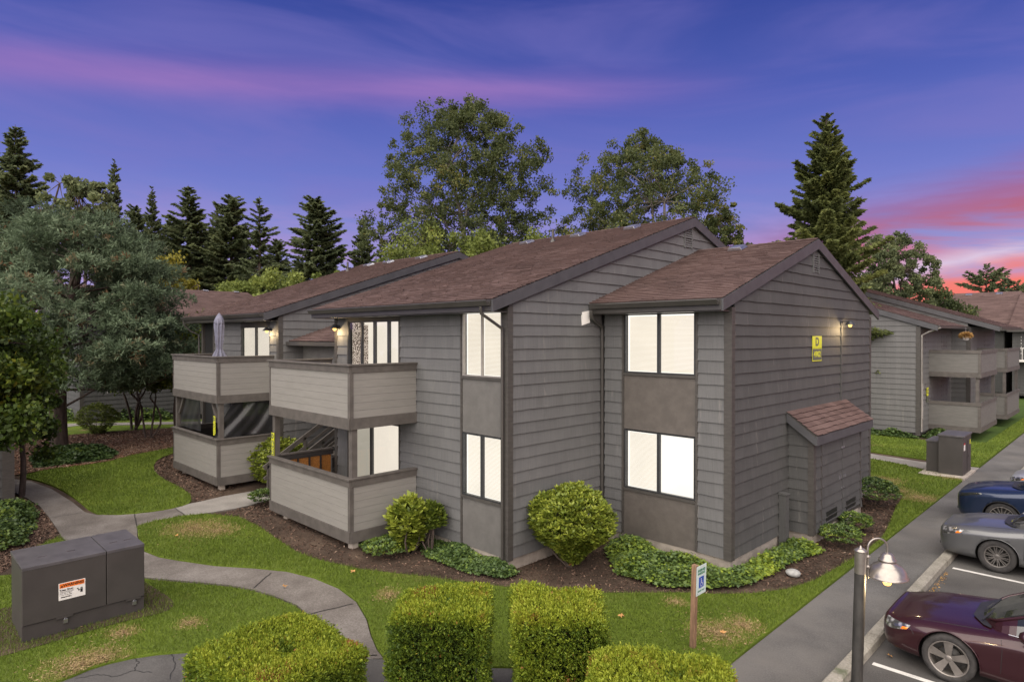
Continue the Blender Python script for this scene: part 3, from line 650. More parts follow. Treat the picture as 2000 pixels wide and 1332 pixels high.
# block 3 ------------------------------------------------------------------
siding(bd, 'y', X3, 1, Y2 + 0.12, 24.3, 0.24, 8.25, SID, lim=lg2)
siding(bd, 'x', Y2, -1, -20.60, X3 - 0.12, 0.24, 5.42, SID); siding(bd, 'x', Y2, -1, -25.4, -22.95, 0.24, 5.42, SID)
t = MB(); wbox(t, 'x', Y2, -1, X3 - 0.12, X3 + 0.034, 0.20, 5.5, 0, 0.034); wbox(t, 'y', X3, 1, Y2, Y2 + 0.12, 0.20, 5.6, 0, 0.034); t.build('corner_trim', TRIM, bd)
t = MB(); wbox(t, 'x', Y2, -1, -26.75, -26.6, 0.22, 5.45, -0.1, 0.034); wbox(t, 'x', Y2, -1, -25.55, -25.4, 0.22, 5.45, -0.1, 0.034); t.build('corner_trim', TRIM, bd)
t = MB(); wbox(t, 'x', Y2, -1, -26.6, -25.55, 0.3, 5.4, -0.1, -0.06); t.build('dark_side_window', BLACK, bd)
t = MB(); wbox(t, 'x', Y2, -1, -22.95, -20.60, 5.22, 5.45, -0.05, 0.02); t.build('door_header', TRIM, bd)
window(bd, 'x', Y2, -1, -22.93, -20.62, 3.02, 5.215, [(0.52, 0.10)], blinds=False, backs=[CURT, CURT])
window(bd, 'x', Y2, -1, -22.93, -20.62, 0.42, 2.66, [(0.5, 0.09)], blinds=False, backs=[CORE, CORE])
siding(bd, 'x', Y2, -1, -22.93, -20.62, 2.68, 3.0, SID)
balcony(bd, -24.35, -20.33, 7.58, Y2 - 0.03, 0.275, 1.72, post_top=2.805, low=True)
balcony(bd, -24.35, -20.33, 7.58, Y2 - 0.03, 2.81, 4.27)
for x in (-20.6, -24.1):
    t = MB(); t.beam((x, 7.70, 2.2), (x - 0.45 if x > -22 else x + 0.45, 7.70, 2.79), 0.09, 0.09); t.build('knee_brace', FASC, bd)
gable_vent(bd, 'y', X3, 1, 16.7, 17.1, 7.5, 7.95)
# breezeway: connecting wall, porch roof and stair between the blocks
t = MB(); t.box(X3, -16.4, 14.2, 14.4, 0.2, 6.2); t.build('breezeway_wall', CORE, bd)
siding(bd, 'x', 14.2, -1, X3 + 0.03, -16.45, 0.24, 5.9, SID)
t = MB(); t.box(X3, -16.4, 12.5, 14.2, 2.35, 2.55); t.build('landing', FASC, bd)
pr = roof_deck(bd, [(X3 + 0.02, 9.75, 4.72), (-16.42, 9.75, 4.72), (-16.42, 11.9, 5.45), (X3 + 0.02, 11.9, 5.45)], 0.08, 'porch_roof')
shingle_slope(pr, (X3 + 0.02, 9.72, 4.74), (-16.42, 9.72, 4.74), (X3 + 0.02, 11.9, 5.47), (-16.42, 11.9, 5.47), seed=31)
t = MB(); t.box(X3 + 0.03, -16.43, 9.60, 9.70, 4.60, 4.72); t.build('gutter', GUT, bd)
t = MB(); t.box(X3 + 0.03, -16.43, 10.2, 10.3, 2.75, 4.7); t.build('porch_wall', PANG, bd)
stp = MB(); st = None
nst = 14
for i in range(nst):
    stp.box(-19.0, -17.95, 8.65 + i * 0.28, 8.65 + (i + 1) * 0.28 + 0.03, 0.12 + i * 0.17, 0.17 + i * 0.17)
st = stp.build('stair', FASC, bd)
for x in (-19.04, -17.91):
    t = MB(); t.beam((x, 8.5, 0.0), (x, 12.6, 2.49), 0.05, 0.28); t.build('stringer', DARKW, st)
    t = MB(); t.beam((x, 8.45, 0.88), (x, 12.6, 3.40), 0.06, 0.14); t.build('handrail', FASC, st)
    t = MB(); t.beam((x, 8.45, 0.55), (x, 12.6, 3.07), 0.04, 0.09); t.build('handrail', FASC, st)
    for i in range(4):
        y = 8.55 + i * 1.2; z = 0.02 + (y - 8.5) * 0.607
        t = MB(); t.box(x - 0.03, x + 0.03, y, y + 0.08, z, z + 0.90); t.build('baluster', FASC, st)
# downspouts
downspout(bd, [(-9.28, 11.98, 5.50), (-9.28, 11.98, 5.36), (-9.34, 12.20, 5.25), (-9.36, 12.50, 5.13), (-9.37, 12.53, 5.02), (-9.37, 12.53, 0.3)], 0.042)
downspout(bd, [(-9.60, 8.76, 5.50), (-9.60, 8.77, 5.36), (-9.55, 9.0, 5.22), (-9.52, 9.28, 5.06), (-9.52, 9.29, 4.95), (-9.52, 9.29, 0.25)], 0.032)
downspout(bd, [(-27.0, 8.76, 5.50), (-27.0, 8.77, 5.36), (-26.95, 9.0, 5.1), (-26.8, 9.27, 4.95), (-26.8, 9.27, 0.3)], 0.035)
t = MB(); t.add([(-9.43, 11.80, 5.46), (-9.40, 12.05, 5.50), (-9.40, 12.05, 5.22), (-9.43, 11.79, 5.15), (-9.40, 11.80, 5.46), (-9.37, 12.05, 5.50), (-9.37, 12.05, 5.22), (-9.40, 11.79, 5.15)], [(0, 1, 2, 3), (7, 6, 5, 4), (0, 4, 5, 1), (1, 5, 6, 2), (2, 6, 7, 3), (3, 7, 4, 0)]); t.build('white_flashing', WHITE, bd)
# roof vents and pipes
def roof_vent(parent, x, y, z, sl, w=0.42):
    mb = MB(); s2 = 0.19
    mb.add([(x - w / 2, y - s2, z - s2 * sl + 0.02), (x + w / 2, y - s2, z - s2 * sl + 0.02), (x + w / 2, y + s2, z + s2 * sl + 0.02), (x - w / 2, y + s2, z + s2 * sl + 0.02),
            (x - w / 2 + 0.04, y - s2 - 0.03, z - s2 * sl + 0.10), (x + w / 2 - 0.04, y - s2 - 0.03, z - s2 * sl + 0.10), (x + w / 2 - 0.06, y + s2 - 0.06, z + s2 * sl + 0.09), (x - w / 2 + 0.06, y + s2 - 0.06, z + s2 * sl + 0.09)],
           [(3, 2, 1, 0), (4, 5, 6, 7), (0, 1, 5, 4), (1, 2, 6, 5), (2, 3, 7, 6), (3, 0, 4, 7)]); mb.build('roof_vent', METAL, parent, 0.01)
for x in (-15.5, -13.2, -11.1): roof_vent(bd, x, 16.35, 8.15, SL)
for x in (-25.6, -24.0, -21.6): roof_vent(bd, x, 16.35, 8.15, SL)
for x in (-8.0,): roof_vent(bd, x, 16.85, 7.27, 0.3346)
for x, y, z in ((-13.9, 15.9, 8.0), (-26.2, 15.6, 7.9)):
    t = MB(); t.tube([(x, y, z - 0.1), (x, y, z + 0.42)], 0.045, 10); t.lathe([(0.12, z - 0.04), (0.05, z + 0.10)], (x, y, 0), 10); t.build('vent_pipe', GUT, bd)
t = MB(); t.tube([(-9.30, 16.2, 8.05), (-9.28, 16.4, 8.1), (-9.3, 16.55, 8.14)], 0.02, 6); t.build('cable', METAL, bd) if False else None
# lamps fixed to the walls
wall_lamp((X1 + 0.028, 19.22, 5.26), 'y', 1, 'lit wall lamp with metal shade, right of the D 4902 sign', energy=22)
wall_lamp((-16.16, Y2 - 0.036, 5.16), 'x', -1, 'lit porch lamp left of the balcony door with the patterned curtain', energy=14, arm=0.0)
wall_lamp((-20.52, Y2 - 0.026, 5.12), 'x', -1, 'lit porch lamp beside the balcony door behind the closed parasol', energy=14, arm=0.0)

# ================================================================== ground, lawns, paths
def poly_world(px, z=0.0): return [G(x, y, z) for x, y in px]
def smooth_poly(P, it=2):
    for _ in range(it):
        Q = []
        for i in range(len(P)):
            a, b = P[i], P[(i + 1) % len(P)]
            if math.hypot(a[0] - b[0], a[1] - b[1]) > 3.0: Q += [a, b]; continue
            Q += [(a[0] * .75 + b[0] * .25, a[1] * .75 + b[1] * .25), (a[0] * .25 + b[0] * .75, a[1] * .25 + b[1] * .75)]
        P = Q
    return P
def sheet(name, P, z, mat, thick=0.0, kind='structure', label=None):
    tr = tessellate_polygon([[Vector((x, y, 0)) for x, y in P]])
    n = len(P); vs = [(x, y, z) for x, y in P]; fs = [tuple(t) for t in tr]
    if thick:
        vs += [(x, y, z - thick) for x, y in P]
        fs += [(i, (i + 1) % n, n + (i + 1) % n, n + i) for i in range(n)]
    mb = MB(); mb.add(vs, fs); o = mb.build(name, mat); o['kind'] = kind
    if label: o['label'] = label
    return o
def inside(P, x, y):
    P = np.array(P); r = np.zeros(len(x), bool); j = len(P) - 1
    for i in range(len(P)):
        xi, yi, xj, yj = P[i][0], P[i][1], P[j][0], P[j][1]
        cnd = ((yi > y) != (yj > y)) & (x < (xj - xi) * (y - yi) / (yj - yi + 1e-12) + xi)
        r ^= cnd; j = i
    return r
def edge_dist(P, x, y):
    P = np.array(P); d = np.full(len(x), 1e9)
    for i in range(len(P)):
        a, b = P[i], P[(i + 1) % len(P)]; ab = b - a; L2 = ab @ ab + 1e-12
        t = np.clip(((x - a[0]) * ab[0] + (y - a[1]) * ab[1]) / L2, 0, 1)
        d = np.minimum(d, np.hypot(x - a[0] - t * ab[0], y - a[1] - t * ab[1]))
    return d
def scatter(P, n, q, dens=None):
    A = np.array(P); x0, y0 = A.min(0); x1, y1 = A.max(0)
    x = q.uniform(x0, x1, n); y = q.uniform(y0, y1, n); k = inside(P, x, y)
    x, y = x[k], y[k]
    if dens is not None:
        k = q.uniform(0, 1, len(x)) < dens(x, y); x, y = x[k], y[k]
    return x, y
ZL = 0.035            # lawn surface
sheet('terrain', [(-700, -60), (300, -60), (300, 900), (-700, 900)], -0.16, FARG)
sheet('mulch_bed', [(-40, 1), (-4.45, 1), (-4.45, 36), (-40, 36)], -0.02, MULCH)
# near path left (two branches) and its lawns, outlines read off the ground
P_PATH = poly_world([(20, 935), (60, 940), (100, 955), (140, 980), (165, 1000), (190, 1006), (260, 1004), (320, 997), (338, 990), (388, 981), (435, 970), (470, 957), (500, 943), (540, 925), (585, 905),
    (640, 920), (600, 948), (560, 965), (530, 975), (494, 986), (459, 994), (408, 1002), (359, 1009), (300, 1019), (268, 1030), (268, 1048), (282, 1078), (310, 1089), (350, 1096), (420, 1106), (500, 1111), (560, 1117), (612, 1130),
    (660, 1150), (695, 1176), (715, 1210), (723, 1240), (735, 1268), (748, 1286), (660, 1290), (640, 1262), (604, 1204), (580, 1182), (536, 1164), (492, 1151), (448, 1143), (360, 1135), (284, 1128), (200, 1110), (150, 1080), (122, 1050), (108, 1028), (94, 1008), (77, 988), (54, 974), (20, 958)])
sheet('path', P_PATH, 0.012, PATH, 0.1)
P_BRANCH = poly_world([(338, 990), (388, 981), (435, 970), (470, 957), (500, 943), (540, 925), (585, 905), (640, 920), (600, 948), (560, 965), (530, 975), (494, 986), (459, 994), (408, 1002), (363, 1008)])
sheet('path', P_BRANCH, 0.017, PATHL)
P_FRONT = poly_world([(-60, 1372), (60, 1346), (123, 1331), (190, 1302), (285, 1281), (384, 1274), (480, 1270), (560, 1272), (660, 1284), (748, 1288), (775, 1291), (850, 1303), (1010, 1306), (1130, 1305), (1250, 1320), (1360, 1345), (1380, 1500), (800, 1620), (0, 1600)])
sheet('path', P_FRONT, 0.008, ASPH, 0.1)
sheet('walkway', [(-4.38, 2.0), (-3.18, 2.0), (-3.18, 70), (-4.38, 70)], 0.006, WALK, 0.12)
L1 = poly_world([(35.6, 930), (95, 916), (166, 908), (213, 901), (265, 887), (340, 873), (352, 880), (308, 894.5), (297, 913.5), (313, 932), (351, 951), (372, 965), (374, 980), (351, 989), (284.6, 1000), (213.5, 1005), (180, 999), (151.8, 975), (113.9, 951), (71, 936)], ZL)
L2 = poly_world([(268, 1027), (300, 1017), (359, 1006), (404, 1003), (466.6, 1009), (505.7, 1028), (541, 1052), (580, 1078), (620, 1092), (700, 1110), (780, 1120), (850, 1127), (915, 1137), (1016, 1148.6), (1100, 1154), (1178, 1157), (1331, 1156.5), (1400, 1159), (1468, 1158), (1536, 1150),
    (1590, 1133), (1637, 1107), (1688, 1077), (1722, 1050), (1736, 1026), (1749, 992), (1766, 965), (1726, 948), (1705, 943), (1680, 936)], ZL)
L2 += [(-6.3, 25.0), (-6.3, 27.4), (-4.42, 26.3), (-4.40, 24), (-4.40, 20), (-4.40, 14), (-4.40, 9.6)] + poly_world([(1429, 1292), (1400, 1318), (1300, 1312), (1130, 1300), (1010, 1301), (850, 1298), (775, 1287), (748, 1280), (738, 1266), (726, 1238), (718, 1208), (698, 1173), (662, 1147), (613, 1127), (560, 1114), (500, 1108), (420, 1103), (350, 1093), (310, 1086), (283, 1074), (270, 1046)], ZL)
L3 = poly_world([(-200, 1120), (0, 1128), (100, 1104), (150, 1098), (283, 1131), (360, 1137), (448, 1145), (492, 1153), (536, 1166), (580, 1184), (602, 1205), (636, 1262), (640, 1278), (560, 1268), (480, 1266), (384, 1270), (285, 1277), (190, 1298), (123, 1327), (60, 1342), (-60, 1368), (-300, 1420)], ZL)
L4 = poly_world([(95, 1056), (118, 1047), (150, 1082), (140, 1092), (100, 1085), (60, 1075)], ZL)
L5 = [(-6.9, 24.9), (-14, 24.9), (-14, 30.4), (-4.45, 27.2), (-4.45, 26.4)]; L5 = [(-4.45, 29.2), (-4.45, 60), (-5.2, 60), (-5.2, 36.0), (-7.0, 34.9), (-14, 35.1), (-14, 30.9)]
L6 = [(-6.35, 24.2), (-14, 24.2), (-14, 30.3), (-6.35, 27.6)]
lawns = [L1, L2, L3, L4]
for P in lawns + [L5, L6]: sheet('lawn', smooth_poly(P, 1) if P is not L2 else P, ZL, LAWN, 0.12)
sheet('path', [(-14, 30.35), (-6.2, 27.6), (-4.4, 27.0), (-4.4, 29.1), (-6.2, 28.9), (-14, 30.85)], 0.01, PATHL, 0.1)
# dirt pad round the transformer cabinet
sheet('dirt_pad', smooth_poly([(-14.6, 0.7), (-12.45, 0.6), (-12.28, 1.5), (-12.38, 3.0), (-12.2, 3.75), (-12.7, 3.95), (-14.2, 3.8)], 2), ZL + 0.012, MULCH)
# far left: red mulch mound, strips of grass and the far path
P_RED = poly_world([(60, 858), (130, 851), (234, 843), (346, 836), (352, 874), (265, 887), (213, 901), (166, 908), (95, 917), (20, 930), (-120, 930), (-100, 870)])
sheet('red_mulch_bed', P_RED, 0.02, REDM)
sheet('lawn', poly_world([(-200, 870), (60, 858), (130, 851), (234, 843), (346, 836), (420, 828), (420, 820), (80, 820), (-300, 822)]), 0.03, LAWN)
sheet('path', poly_world([(-200, 846), (80, 832), (150, 828), (420, 824), (420, 829), (150, 833), (100, 840), (-200, 858)]), 0.05, PATHL)
# parking
sheet('parking_lot', [(-3.0, -10), (60, -10), (60, 120), (-3.0, 120)], -0.02, ASPH)
ks = 2.44; y = 1.6
while y < 60:
    mb = MB(); h = 0.115; a = rnd.uniform(-.008, .008)
    mb.prism([(-3.19, -0.18), (-3.0 + 0.02, -0.18), (-3.0 - 0.005, h - 0.025), (-3.03, h), (-3.17, h), (-3.19, h - 0.015)], 'y', y + 0.008, y + ks - 0.008)
    k = mb.build('kerb', KERB); k['kind'] = 'structure'; k.location.x = a; y += ks
for yy in (7.82, 10.62, 13.40, 16.20, 19.0, 21.8, 24.6, 27.4, 30.2):
    o = sheet('parking_stripe', [(-2.90, yy - 0.05), (2.1, yy - 0.05), (2.1, yy + 0.05), (-2.90, yy + 0.05)], -0.016, PAINT)
def mound(x0, x1, y0, y1, h):
    nx, ny = 60, 26; vs = []; fs = []
    for i in range(nx + 1):
        for j in range(ny + 1):
            x = x0 + (x1 - x0) * i / nx; y = y0 + (y1 - y0) * j / ny; e = min(x - x0, x1 - x, y - y0) / .55
            vs.append((x, y, -.018 + h * min(1, max(0, e)) ** .8 * (1 + .12 * math.sin(3 * x) * math.cos(5 * y))))
    for i in range(nx):
        for j in range(ny): a = i * (ny + 1) + j; fs.append((a, a + ny + 1, a + ny + 2, a + 1))
    m = MB(); m.add(vs, fs, 0, True); o = m.build('mulch_bed', MULCH); o['kind'] = 'structure'
mound(-17.0, -12.0, 7.05, 9.4, .14); mound(-24.9, -19.9, 7.1, 9.4, .14)
# ---- grass blades
def blades(polys, n_try, name, hmean=0.045, seed=3, w=0.010):
    q = np.random.default_rng(seed); X = []; Y = []
    for P in polys:
        A = np.array(P); ar = (A.max(0) - A.min(0)).prod()
        def dens(x, y): return np.clip(150 / (20 + x * x + y * y), 0.05, 1.0)
        x, y = scatter(P, int(n_try * ar), q, dens); X.append(x); Y.append(y)
    x = np.concatenate(X); y = np.concatenate(Y); n = len(x)
    dist = np.hypot(x, y); s = np.clip(dist / 11, 0.9, 2.6)
    h = hmean * q.uniform(0.5, 1.5, n) * np.clip(s, 1, 1.35); a = q.uniform(0, 2 * np.pi, n); ww = w * q.uniform(0.7, 1.3, n) * s
    lx, ly = q.normal(0, 0.028, n), q.normal(0, 0.028, n)
    z0 = np.full(n, ZL - 0.005)
    V = np.empty((n, 3, 3)); dx, dy = np.cos(a) * ww / 2, np.sin(a) * ww / 2
    V[:, 0] = np.stack([x - dx, y - dy, z0], 1); V[:, 1] = np.stack([x + dx, y + dy, z0], 1); V[:, 2] = np.stack([x + lx, y + ly, z0 + h], 1)
    # dry patches and coarse tufts
    pat = np.sin(x * 1.7 + 2 * np.sin(y * .9)) * np.sin(y * 1.3 + 1.5 * np.sin(x * .7))
    dry = np.zeros(n)
    for cx, cy, r in DRY: dry = np.maximum(dry, np.exp(-((x - cx) ** 2 + (y - cy) ** 2) / r ** 2) * q.uniform(0.4, 1.25, n))
    tint = 0.42 + 0.10 * pat + q.normal(0, 0.13, n)
    tint = np.where(dry > 0.42, q.uniform(0.9, 1.0, n), np.clip(tint, 0, 0.86))
    o = np_mesh(name, V.reshape(-1, 3), np.arange(3 * n).reshape(-1, 3), M_GRASS, None, tint)
    tag(o, 'short mown grass covering the lawns round the building, dry in patches', 'grass', kind='stuff'); return o
DRY_ = 0
DRY = [(*G(380, 1035), .85), (*G(425, 1040), .6), (*G(1400, 1240), .55), (*G(1450, 1225), .4), (*G(150, 1305), .6), (*G(200, 1290), .45), (*G(370, 1222), .28), (*G(760, 1165), .35), (*G(1720, 940), .8), (*G(1800, 975), .7), (*G(1860, 935), .5), (*G(1320, 1180), .25), (*G(240, 1240), .3), (*G(1750, 960), .6)]
blades(lawns + [L5, L6], 2600, 'grass')
for (a, b) in (((338, 990), (363, 1008)), ((530, 1120), (494, 1150)), ((262, 1005), (268, 1030)), ((160, 1002), (98, 1012)), ((738, 1281), (655, 1284)), ((690, 1180), (600, 1202))):
    A, B = Vector((*G(*a), 0)), Vector((*G(*b), 0)); m = MB(); pts = []
    for k in range(9):
        t = k / 8; p = A.lerp(B, t); pts.append(p + Vector((rnd.uniform(-.012, .012), rnd.uniform(-.012, .012), .0)))
    for k in range(8):
        d = (pts[k + 1] - pts[k]).normalized(); nr = Vector((-d.y, d.x, 0)) * .009; m.add([pts[k] - nr + Vector((0, 0, .021)), pts[k + 1] - nr + Vector((0, 0, .021)), pts[k + 1] + nr + Vector((0, 0, .021)), pts[k] + nr + Vector((0, 0, .021))], [(0, 1, 2, 3)])
    o = m.build('path_joint', BLACK); o['kind'] = 'structure'
for pts_ in ([(150, 1325), (190, 1318), (225, 1322), (262, 1310), (300, 1315)], [(262, 1310), (270, 1295), (262, 1283)], [(335, 1276), (342, 1300), (330, 1332)], [(900, 1306), (925, 1318), (918, 1332)]):
    m = MB(); zc_ = .0235 if pts_[0][0] < 1000 else (.0085 if pts_[0][0] < 1700 else -.0165); P_ = []
    for a, b in zip(pts_[:-1], pts_[1:]):
        A, B = Vector((*G(*a), 0)), Vector((*G(*b), 0))
        for k in range(6): P_.append(A.lerp(B, k / 6) + Vector((rnd.uniform(-.02, .02), rnd.uniform(-.02, .02), 0)))
    for k in range(len(P_) - 1):
        d = (P_[k + 1] - P_[k]).normalized(); nr = Vector((-d.y, d.x, 0)) * .005; z_ = Vector((0, 0, .0118 if pts_[0][0] < 1000 else zc_)); m.add([P_[k] - nr + z_, P_[k + 1] - nr + z_, P_[k + 1] + nr + z_, P_[k] + nr + z_], [(0, 1, 2, 3)])
    o = m.build('asphalt_crack', BLACK); o['kind'] = 'structure'
def thatch():
    q = np.random.default_rng(55); C = []
    for cx, cy, r in DRY:
        n = int(3000 * r * r); a_ = q.uniform(0, 6.283, n); d_ = np.abs(q.normal(0, r * .62, n)) * (1 + .35 * np.sin(3 * a_ + cx * 5) + .2 * np.sin(7 * a_)); n = len(d_); C.append(np.stack([cx + d_ * np.cos(a_), cy + d_ * np.sin(a_) * .8, ZL + q.uniform(.008, .032, n)], 1))
    C = np.concatenate(C); x, y = C[:, 0], C[:, 1]; k = np.zeros(len(C), bool)
    for P in lawns + [L5, L6]: k |= inside(P, x, y)
    C = C[k]; n = len(C); a = q.uniform(0, 6.283, n); dv = np.stack([np.cos(a), np.sin(a), q.normal(0, .25, n)], 1)
    o = np_mesh('dry_thatch', leaf_quads(C, dv, q.uniform(.03, .08, n), q.uniform(.008, .016, n), q, flat=(0, 0, 1)), qfaces(n), THATCH, None, q.uniform(0, 1, n)); tag(o, 'dry tan thatch showing through the worn patches of the lawn', 'thatch', kind='stuff')
THATCH = tint_mat('thatch', GR((0, .17, .115, .055), (.5, .27, .19, .095), (1, .38, .29, .15)), .9, 0, .1, 1)
# ---- bark chips on the beds
def chips(P, n_try, name, label, z=0.0, size=0.035, seed=5, tl=0.0):
    q = np.random.default_rng(seed); x, y = scatter(P, n_try, q); n = len(x)
    a = q.uniform(0, np.pi, n); s = size * q.uniform(0.4, 1.5, n) * np.clip(np.hypot(x, y) / 14, .8, 2); w = s * q.uniform(0.25, 0.6, n)
    t1, t2 = q.normal(0, .35, n), q.normal(0, .35, n)
    u = np.stack([np.cos(a), np.sin(a), t1], 1) * s[:, None] / 2; v = np.stack([-np.sin(a), np.cos(a), t2], 1) * w[:, None] / 2
    zc = np.full(n, z)
    for mx0, mx1, my0, my1, mh in ((-17.0, -12.0, 7.05, 9.4, .14), (-24.9, -19.9, 7.1, 9.4, .14)):
        e = np.minimum.reduce([x - mx0, mx1 - x, y - my0, my1 - y]) / .55; zc = np.where(e > 0, np.maximum(zc, -.018 + mh * np.clip(e, 0, 1) ** .8), zc)
    c = np.stack([x, y, zc + q.uniform(0.0, 0.02, n)], 1)
    V = np.stack([c - u - v, c + u - v, c + u + v, c - u + v], 1)
    o = np_mesh(name, V.reshape(-1, 3), np.arange(4 * n).reshape(-1, 4), M_CHIP, None, np.clip(q.normal(0.40 + tl, 0.22, n), 0, 1))
    tag(o, label, 'mulch', kind='stuff')
B1 = poly_world([(404, 1005), (466.6, 1011), (505.7, 1030), (541, 1054), (580, 1080), (620, 1094), (700, 1112), (780, 1122), (850, 1129), (915, 1139), (1016, 1151), (1178, 1159), (1331, 1158.5), (1468, 1160), (1536, 1152), (1590, 1135), (1637, 1109), (1688, 1079), (1722, 1052), (1736, 1028), (1749, 994), (1764, 965), (1705, 945), (1698, 950), (1427, 1094), (1175, 1030), (992, 1091), (815, 1020), (640, 940), (530, 975), (459, 995)])
chips(B1, 90000, 'bark_mulch', 'dark bark mulch in the beds along the foot of the main building', -0.015)
B2 = poly_world([(308, 896), (299, 913.5), (315, 932), (353, 951), (375, 965), (378, 980), (435, 969), (470, 956), (500, 942), (530, 928), (470, 900), (350, 870)])
chips(B2, 20000, 'bark_mulch', 'bark mulch round the raised patio marked D 51', -0.015, seed=8)
chips(P_RED, 40000, 'bark_mulch', 'reddish bark mulch under the big pine at the far left', 0.03, 0.03, seed=9, tl=0.28)
B3 = poly_world([(20, 962), (54, 976), (77, 990), (94, 1010), (108, 1030), (117, 1046), (95, 1055), (60, 1075), (0, 1120), (-120, 1120), (-100, 980)])
chips(B3, 20000, 'bark_mulch', 'dark leaf-strewn mulch beside the left path, behind the transformer cabinet', -0.015, seed=10, tl=0.1)

# ================================================================== vegetation
def leaf_quads(C, Dv, Ln, Wd, q, flat=None):
    n = len(C); Dv = Dv / (np.linalg.norm(Dv, axis=1, keepdims=True) + 1e-9)
    R_ = q.normal(0, 1, (n, 3)) if flat is None else np.tile(np.array(flat, float), (n, 1)) + q.normal(0, 0.45, (n, 3))
    Wv = np.cross(Dv, R_); Wv /= (np.linalg.norm(Wv, axis=1, keepdims=True) + 1e-9)
    a = C - Dv * Ln[:, None] * .5; b = C + Dv * Ln[:, None] * .5; m = C + Dv * Ln[:, None] * 0.08
    return np.stack([a, m + Wv * Wd[:, None] * .5, b, m - Wv * Wd[:, None] * .5], 1).reshape(-1, 3)
def qfaces(n): return np.arange(4 * n).reshape(-1, 4)
def limb(mb, a, b, r0, r1, q, bend=0.12, n=6, k=5, droop=0.0):
    a, b = np.array(a, float), np.array(b, float); L = np.linalg.norm(b - a)
    o = q.normal(0, bend * L, 3); pts = []
    for i in range(k):
        t = i / (k - 1); p = a + (b - a) * t + o * math.sin(math.pi * t) + np.array([0, 0, -droop * L * t * t]); pts.append(tuple(p))
    mb.tube(pts, [r0 + (r1 - r0) * i / (k - 1) for i in range(k)], n); return pts
def broadleaf(name, base, H, rad, label, cat='tree', crown_z=None, mat=None, leaf=0.28, nclump=90, per=260, trunk_r=0.3, bark=None, seed=1, squash=1.0, group=None, clump=1.0, fork=0.3, shape=1.0, lower=0.0, stems=1, tint0=.5, dome=2.3):
    q = np.random.default_rng(seed); cz = crown_z if crown_z else H * 0.62; rz = H - cz
    root = empty(name, (base[0], base[1], base[2] if len(base) > 2 else 0)); tag(root, label, cat, group)
    # clump centres fill an uneven dome
    C = []
    while len(C) < nclump:
        if dome > 2.5:
            zf = q.uniform(-.95, 1); a_ = q.uniform(0, 6.283); rm = (1 - abs(zf) ** 2.4) ** .5 * q.uniform(.05, 1) ** .5; lump = 1 + .07 * math.sin(4 * a_ + seed + 3 * zf) + .05 * math.sin(9 * a_ + 5 * zf)
            p = np.array([rm * math.cos(a_) * lump * rad, rm * math.sin(a_) * lump * rad, zf * (rz if zf > 0 else rz * shape) * (1 - .12 * abs(math.sin(2.5 * a_ + seed)))])
            if cz + p[2] < lower: continue
            C.append(p + np.array([0, 0, cz])); continue
        d = q.normal(0, 1, 3); d /= (math.hypot(d[0], d[1]) ** dome + abs(d[2]) ** dome) ** (1 / dome); r = q.uniform(0.2, 1.0) ** 0.5
        lump = 0.86 + 0.2 * math.sin(3 * math.atan2(d[1], d[0]) + seed) * math.cos(2.3 * d[2] + seed)
        p = d * r * lump * np.array([rad, rad, rz * (1.0 if d[2] > 0 else shape)])
        if cz + p[2] < lower: continue
        C.append(p + np.array([0, 0, cz]))
    C = np.array(C)
    mb = MB(); forks = []
    for s_ in range(stems):
        ang = 2 * math.pi * s_ / max(1, stems) + seed; off = 0.0 if stems == 1 else rad * 0.28
        fz = H * fork; top = (math.cos(ang) * off, math.sin(ang) * off, fz)
        b0 = (math.cos(ang) * off * .25, math.sin(ang) * off * .25, -0.1)
        pts = limb(mb, b0, top, trunk_r, trunk_r * 0.72, q, 0.03 if stems == 1 else 0.08, 9, 6); forks.append(np.array(pts[-1]))
        for p in range(3 if stems == 1 else 1):
            tip = np.array([top[0] * 1.5 + q.normal(0, rad * .22), top[1] * 1.5 + q.normal(0, rad * .22), cz + rz * q.uniform(.1, .5)])
            limb(mb, top, tip, trunk_r * 0.6, trunk_r * 0.22, q, 0.05, 7, 6); forks.append((np.array(top) + tip) / 2); forks.append(tip)
    mb.build('trunk', bark or BARK, root)
    br = MB(); Fk = np.array(forks)
    for c in C[:: max(1, len(C) // 70)]:
        f = Fk[np.argmin(np.linalg.norm(Fk - c, axis=1) + q.uniform(0, rad * .3, len(Fk)))]
        limb(br, f, c, trunk_r * 0.16, trunk_r * 0.04, q, 0.08, 4, 5)
    br.build('branches', bark or BARK, root)
    n = nclump * per; idx = np.repeat(np.arange(nclump), per); cr = clump * rad * 0.19 * q.uniform(0.6, 1.35, nclump)
    off = q.normal(0, 1, (n, 3)); off /= np.linalg.norm(off, axis=1, keepdims=True); off *= (q.uniform(0, 1, n) ** 0.45)[:, None] * cr[idx][:, None] * np.array([1, 1, 0.8])
    sub = q.normal(0, 0.16, (n // 8 + 1, 3))[np.arange(n) // 8] * cr[idx][:, None]
    P = C[idx] + off + sub
    Dv = q.normal(0, 1, (n, 3)); Dv[:, 2] -= 0.5
    V = leaf_quads(P, Dv, leaf * q.uniform(.6, 1.3, n), leaf * .7 * q.uniform(.6, 1.2, n), q)
    tint = np.clip(tint0 + q.normal(0, .13, nclump)[idx] + q.normal(0, .14, n), 0, 1)
    np_mesh('crown', V, qfaces(n), mat, root, tint); return root
